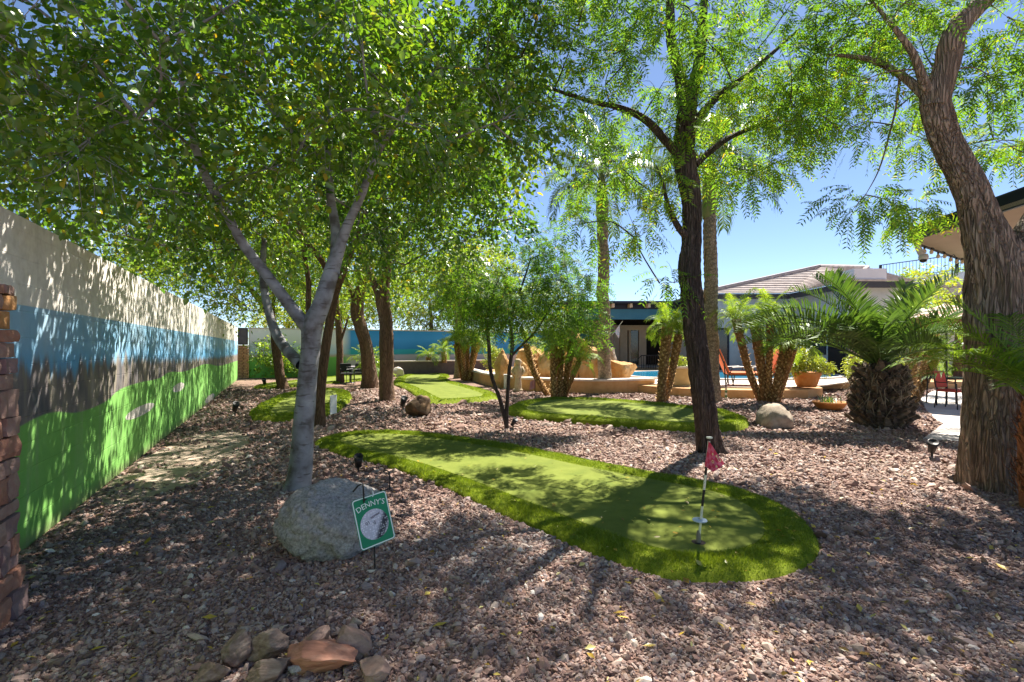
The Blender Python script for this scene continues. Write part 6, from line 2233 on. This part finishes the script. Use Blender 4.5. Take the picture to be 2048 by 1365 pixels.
def ball_mat():
    m, nt, out = newmat('printed_golf_ball')
    L = nt.links
    b = nd(nt, 'ShaderNodeBsdfPrincipled')
    b.inputs['Roughness'].default_value = 0.5
    at = nd(nt, 'ShaderNodeUVMap', uv_map='UVMap')
    vo = nd(nt, 'ShaderNodeTexVoronoi')
    vo.inputs['Scale'].default_value = 9
    vo.inputs['Randomness'].default_value = 0.55
    L.new(at.outputs[0], vo.inputs[0])
    sp = nd(nt, 'ShaderNodeSeparateXYZ')
    L.new(at.outputs[0], sp.inputs[0])
    g = mathn(nt, 'ADD', mathn(nt, 'MULTIPLY', sp.outputs[0], 0.8), mathn(nt, 'MULTIPLY', sp.outputs[1], -0.45))
    sh = nd(nt, 'ShaderNodeMapRange', interpolation_type='SMOOTHSTEP')
    sh.inputs[1].default_value = 0.12
    sh.inputs[2].default_value = 0.38
    L.new(g, sh.inputs[0])
    rim = nd(nt, 'ShaderNodeMapRange', interpolation_type='SMOOTHSTEP')
    rim.inputs[1].default_value = 0.52
    rim.inputs[2].default_value = 0.66
    L.new(g, rim.inputs[0])
    dk_ = mathn(nt, 'MULTIPLY', sh.outputs[0], mathn(nt, 'SUBTRACT', 1.0, mathn(nt, 'MULTIPLY', rim.outputs[0], 0.6)))
    d1 = nd(nt, 'ShaderNodeMapRange')
    d1.inputs[1].default_value = 0.15
    d1.inputs[2].default_value = 0.5
    L.new(vo.outputs['Distance'], d1.inputs[0])
    base = mixc(nt, mathn(nt, 'MULTIPLY', d1.outputs[0], 0.6), (0.76, 0.76, 0.84), (0.30, 0.30, 0.40))
    dark = mixc(nt, d1.outputs[0], (0.42, 0.43, 0.46), (0.015, 0.02, 0.03))
    L.new(mixc(nt, dk_, base, dark), b.inputs['Base Color'])
    L.new(b.outputs[0], out.inputs[0])
    return m


rb_ = wS * 0.40
yb = -hS * 0.085
mb = MB()
nB = 40
mb.add([(0, yb, 0.001)] + [(rb_ * math.cos(2 * math.pi * k / nB), yb + rb_ * math.sin(2 * math.pi * k / nB), 0.001) for k in range(nB)], [(0, 1 + k, 1 + (k + 1) % nB) for k in range(nB)])
uvs = [(0.0, 0.0)] + [(math.cos(2 * math.pi * k / nB) * 0.75, math.sin(2 * math.pi * k / nB) * 0.75) for k in range(nB)]
mb.v = [tuple(SM @ Vector(v)) for v in mb.v]
me = mb.mesh('golf_ball_print', ball_mat())
ul = me.uv_layers.new(name='UVMap')
for lp in me.loops:
    ul.data[lp.index].uv = uvs[lp.vertex_index]
link('golf_ball_print', me, sg)
M_INK = mat('dark_ink', [(0.05, 0.045, 0.06)], rough=0.6, bump=0)
text_mesh('01', 0.032, M_INK, 'handwriting', center=(-0.045, yb + 0.02), z=0.002, rot=0.25)
text_mesh('d', 0.036, M_INK, 'handwriting', center=(0.0, yb + 0.01), z=0.002, rot=0.1)
scr = [(-0.02 + 0.07 * f, yb + 0.045 + 0.018 * f + 0.006 * math.sin(f * 40), 0.003) for f in [k / 40 for k in range(41)]]
mb = MB().tube(scr, 0.0012, 4)
sgpart('handwriting', mb, M_INK)
# stake, cross bar and hanging hooks
ST = lambda px, py, Y: W(px, py, Y) - gs
MB().tube([Vector((0, 0, -0.03)), ST(748, 1060, 3.40), ST(745, 990, 3.41)], 0.0055, 8).build('stake', M_IRON, sg)
MB().tube([ST(727, 1002, 3.24), ST(745, 992, 3.33), ST(781, 976, 3.42)], 0.005, 8).build('cross_bar', M_IRON, sg)
MB().tube([ST(728, 1006, 3.24), ST(727, 985, 3.24), ST(726, 968, 3.24), ST(716, 972, 3.24), ST(706, 984, 3.24)], 0.0055, 8).build('hook', M_IRON, sg)
MB().tube([ST(779, 980, 3.42), ST(780, 960, 3.42), ST(778, 944, 3.42), ST(772, 941, 3.42), ST(766, 944, 3.42)], 0.0055, 8).build('hook', M_IRON, sg)
MB().tube([ST(745, 982, 3.30), ST(747, 990, 3.29), ST(745, 994, 3.28)], 0.003, 6).build('clip', M_SIGNW, sg)

# second sign, seen nearly edge-on
b = G(666, 850)
s2 = thing('golf_sign', 'small pale sign seen almost edge on beside the mounded green', 'sign', b, math.radians(82))
MB().tube([(0, 0, -0.03), (0, 0, 0.62)], 0.008, 6).build('stake', M_IRON, s2)
MB().box(-0.13, 0.13, -0.012, -0.006, 0.22, 0.60).build('panel', M_SIGNW, s2)

# ------------------------------------------------------------------ flag stick on the foreground green
fb_ = G(1397, 1085, ZG1)
fl = thing('golf_flag', 'red patterned golf flag on a black and white striped stick in the near green', 'flag', fb_)
ftop = W(1419, 874, fb_.y - 0.02) - fb_
M_WP = mat('white_stick', [(0.66, 0.68, 0.55)], rough=0.5, bump=0)
segs = [(0.0, 0.20, M_WP), (0.20, 0.345, M_WP), (0.345, 0.50, M_IRON), (0.50, 0.64, M_WP), (0.64, 0.78, M_IRON), (0.78, 0.96, M_WP), (0.96, 0.985, M_IRON)]
for f0, f1, m_ in segs:
    MB().tube([ftop * f0, ftop * f1], 0.0095, 12).build('stick_section', m_, fl, smooth=False)
MB().lathe([(0.0, 0.012), (0.022, 0.012), (0.024, 0.004), (0.022, 0.0), (0, 0)], 14, tuple(ftop * 0.985)).build('stick_cap', M_WP, fl)
MB().lathe([(0.01, 0.0), (0.018, 0.0), (0.018, 0.05), (0.011, 0.09), (0.01, 0.09)], 14).build('ferrule', mat('grey_ferrule', [(0.22, 0.2, 0.16)], rough=0.7), fl)
dc = ftop * 0.21
MB().lathe([(0.011, 0.0), (0.053, -0.004), (0.056, 0.0), (0.053, 0.006), (0.011, 0.01)], 26, (dc.x - 0.008, dc.y, dc.z)).build('lifter_disc', mat('pale_blue_disc', [(0.50, 0.58, 0.66)], rough=0.4, bump=0), fl)
MB().lathe([(0.0, 0.002), (0.052, 0.002)], 24, (0.0, 0.0, 0.0)).build('hole', M_DARK, fl)


def flag_mat():
    m, nt, out = newmat('flag_cloth')
    L = nt.links
    b = nd(nt, 'ShaderNodeBsdfPrincipled')
    b.inputs['Roughness'].default_value = 0.8
    uv = nd(nt, 'ShaderNodeUVMap', uv_map='UVMap')
    ck = nd(nt, 'ShaderNodeTexChecker')
    ck.inputs['Scale'].default_value = 5
    L.new(uv.outputs[0], ck.inputs[0])
    vo = nd(nt, 'ShaderNodeTexVoronoi')
    vo.inputs['Scale'].default_value = 4.2
    vo.inputs['Randomness'].default_value = 0.7
    L.new(uv.outputs[0], vo.inputs[0])
    c = mixc(nt, ck.outputs['Fac'], (0.50, 0.03, 0.07), (0.56, 0.10, 0.16))
    sp = nd(nt, 'ShaderNodeSeparateColor')
    L.new(vo.outputs['Color'], sp.inputs[0])
    ringm = mathn(nt, 'LESS_THAN', mathn(nt, 'ABSOLUTE', mathn(nt, 'SUBTRACT', vo.outputs['Distance'], 0.33)), 0.05)
    dot = mathn(nt, 'LESS_THAN', vo.outputs['Distance'], 0.22)
    c = mixc(nt, mathn(nt, 'MULTIPLY', ringm, mathn(nt, 'GREATER_THAN', sp.outputs[0], 0.4)), c, (0.62, 0.52, 0.22))
    c = mixc(nt, mathn(nt, 'MULTIPLY', dot, mathn(nt, 'GREATER_THAN', sp.outputs[0], 0.6)), c, (0.03, 0.015, 0.02))
    c = mixc(nt, mathn(nt, 'MULTIPLY', dot, mathn(nt, 'LESS_THAN', sp.outputs[0], 0.3)), c, (0.7, 0.6, 0.66))
    L.new(c, b.inputs['Base Color'])
    L.new(b.outputs[0], out.inputs[0])
    return m


def flagcloth(parent, c00, c10, c11, c01, m, nu=10, nv=8, fold=0.012):
    """c00 top at stick, c01 bottom at stick, c10/c11 free edge"""
    vs, fs, uvs = [], [], []
    for j in range(nv + 1):
        for i in range(nu + 1):
            u, v = i / nu, j / nv
            p = c00.lerp(c10, u).lerp(c01.lerp(c11, u), v)
            p = p + Vector((0, -1, 0)) * fold * math.sin(u * 7 + v * 3) * (0.3 + u)
            vs.append(p)
            uvs.append((u, v))
    for j in range(nv):
        for i in range(nu):
            a = j * (nu + 1) + i
            fs.append((a, a + 1, a + nu + 2, a + nu + 1))
    me = MB().add(vs, fs).mesh('flag_cloth', m, smooth=True)
    ul = me.uv_layers.new(name='UVMap')
    for lp in me.loops:
        ul.data[lp.index].uv = uvs[lp.vertex_index]
    return link('flag_cloth', me, parent)


fw = lambda px, py, dy=0.0: W(px, py, fb_.y - 0.03 + dy) - fb_
flagcloth(fl, fw(1417, 882), fw(1448, 926, -0.05), fw(1427, 945, -0.08), fw(1409, 932), flag_mat())

# small pink flag by the slanting palm, striped stake, white flag on the pool house
b = G(1070, 801)
t = thing('golf_flag', 'small pink ribbon flag on a thin stick beside the middle green', 'flag', b)
MB().tube([(0, 0, 0), (0, 0, 0.62)], 0.012, 6).build('stick', M_IRON, t)
flagcloth(t, Vector((0, 0, 0.62)), Vector((-0.14, -0.02, 0.55)), Vector((-0.17, -0.05, 0.30)), Vector((0, 0, 0.36)), mat('pink_cloth', [(0.55, 0.16, 0.13), (0.62, 0.30, 0.26)], rough=0.8), fold=0.02)
b = G(1452, 800)
t = thing('striped_stake', 'green and white striped stake topped by a dark rod right of the tall dark trunk', 'stake', b)
for k in range(5):
    MB().tube([(0, 0, 0.07 * k), (0.002, 0, 0.07 * (k + 1))], 0.035, 10).build('band', mat('stake_band_%d' % k, [(0.10, 0.22, 0.08) if k % 2 else (0.60, 0.58, 0.48)], rough=0.7), t)
MB().tube([(0, 0, 0.35), (-0.06, 0, 1.15)], 0.02, 8).build('rod', M_STEEL, t)
p = Vector((6.25, 30.2, 2.35))
t = thing('white_flag', 'small white flag on a slanted pole at the pool house column', 'flag', p)
MB().tube([(0, 0, 0), (0.6, -0.25, 0.85)], 0.02, 6).build('pole', M_WP, t)
flagcloth(t, Vector((0.42, -0.2, 0.62)), Vector((0.12, -0.1, 0.2)), Vector((0.40, -0.15, -0.25)), Vector((0.45, -0.2, 0.3)), mat('white_cloth', [(0.6, 0.6, 0.66)], rough=0.8), fold=0.03)

# pale carved figure by the seat wall
b = G(1036, 784)
t = thing('garden_statue', 'pale carved stone figure on a tapered plinth before the seat wall', 'statue', b)
M_STAT = mat('carved_limestone', [(0.36, 0.28, 0.19), (0.48, 0.39, 0.28), (0.52, 0.44, 0.33)], scale=9, rough=0.9, bump=0.4)
MB().box(-0.17, 0.17, -0.15, 0.15, 0, 0.10).build('plinth', M_STAT, t, bevel=0.02)
MB().lathe([(0.13, 0.10), (0.12, 0.3), (0.10, 0.50), (0.11, 0.52)], 12).build('pedestal', M_STAT, t)
mb = MB().lathe([(0.11, 0.52), (0.15, 0.62), (0.165, 0.74), (0.14, 0.86), (0.09, 0.93), (0.10, 0.98), (0.125, 1.04), (0.11, 1.12), (0.05, 1.16), (0, 1.165)], 16)
mb.build('figure', M_STAT, t, smooth=True)
for sx in (-1, 1):
    MB().tube([(0.13 * sx, 0, 0.88), (0.20 * sx, -0.03, 0.72), (0.14 * sx, -0.10, 0.60)], [0.05, 0.05, 0.03], 8).build('arm', M_STAT, t, smooth=True)
    MB().tube([(0.06 * sx, 0, 1.10), (0.09 * sx, 0, 1.19)], [0.035, 0.012], 6).build('ear', M_STAT, t)
b = G(1013, 779)
t = thing('utility_post', 'short white utility post left of the carved stone figure', 'post', b)
MB().box(-0.10, 0.10, -0.08, 0.08, 0, 0.52).build('post', M_WHITE, t, bevel=0.02)
MB().box(-0.115, 0.115, -0.095, 0.095, 0.523, 0.56).build('cap', M_WHITE, t, bevel=0.01)


# landscape spot lights
def spot(label, px, py, aim, s=1.0):
    b = G(px, py)
    t = thing('spot_light', label, 'spotlight', b, aim, group='black landscape spotlights')
    MB().tube([(0, 0, -0.02), (0, 0, 0.10 * s)], 0.012 * s, 8).build('stake', M_IRON, t)
    M_ = Matrix.Translation((0, 0, 0.12 * s)) @ Matrix.Rotation(math.radians(35), 4, 'X')
    mb = MB().lathe([(0.0, -0.05), (0.035, -0.045), (0.042, 0.03), (0.052, 0.11), (0.045, 0.105), (0.0, 0.09)], 14)
    mb.v = [tuple(M_ @ (Vector(v) * s)) for v in mb.v]
    mb.build('lamp_head', M_IRON, t, smooth=True)
    return t


spot('black spotlight at the edge of the large green behind the golf sign', 717, 948, 0.3, 1.1)
spot('dark spotlight on the gravel left of the massive trunk', 1864, 918, -0.5, 1.2)
spot('small black spotlight at the foot of the young feathery tree', 1026, 860, 1.0, 1.0)
spot('black spotlight on the gravel between the mural wall and mounded green', 470, 832, 0.8, 1.4)
spot('small black spotlight at the foot of the leaning tree', 529, 775, 0.2, 1.6)
spot('black spotlight on top of the gravel beside the dark angular boulder', 806, 822, 0.6, 1.6)

# ------------------------------------------------------------------ fallen leaves
def litter():
    rng = np.random.default_rng(77)
    n = 950
    Y = np.sqrt(rng.random(n) * (11.0 ** 2 - 2.0 ** 2) + 4.0)
    Y = np.where(rng.random(n) < 0.4, 2.0 + rng.random(n) * 3, Y)
    X = rng.uniform(-1.05, 1.05, n) * Y
    P = np.c_[X, Y]
    ok = (P - np.array(WA[:2])) @ np.array(WN[:2]) > 0.05
    for poly in POLY_OUT[5:]:
        ok &= ~inpoly(P, poly)
    P = P[ok]
    n = len(P)
    z = np.full(n, 0.022)
    for poly, h in zip(POLY_OUT[:5], (0.05, 0.14, 0.11, 0.13, 0.09)):
        z = np.where(inpoly(P, poly), h + 0.008, z)
    a = rng.random(n) * 6.283
    d = np.c_[np.cos(a), np.sin(a), rng.normal(size=n) * 0.25]
    b = np.c_[-np.sin(a), np.cos(a), rng.normal(size=n) * 0.35]
    L = (0.019 * np.exp(rng.normal(size=n) * 0.4))[:, None]
    p = np.c_[P, z]
    V = np.stack([p - d * L, p + b * L * 0.4 + UP * 0.004, p + d * L, p - b * L * 0.4 + UP * 0.004], 1)
    V[:, :, 2] = np.maximum(V[:, :, 2], (z - 0.006)[:, None])
    m = leafmat('fallen_leaf', [(0.20, 0.12, 0.03), (0.42, 0.28, 0.04), (0.52, 0.38, 0.06), (0.45, 0.42, 0.16)], trans=0.2, gloss=0.04)
    o = link('fallen_leaves', inst_mesh('fallen_leaves', V, KITE, m, rng.random(n)))
    tag(o, 'scattered yellow fallen leaves on gravel and turf', 'leaves', kind='stuff')


litter()
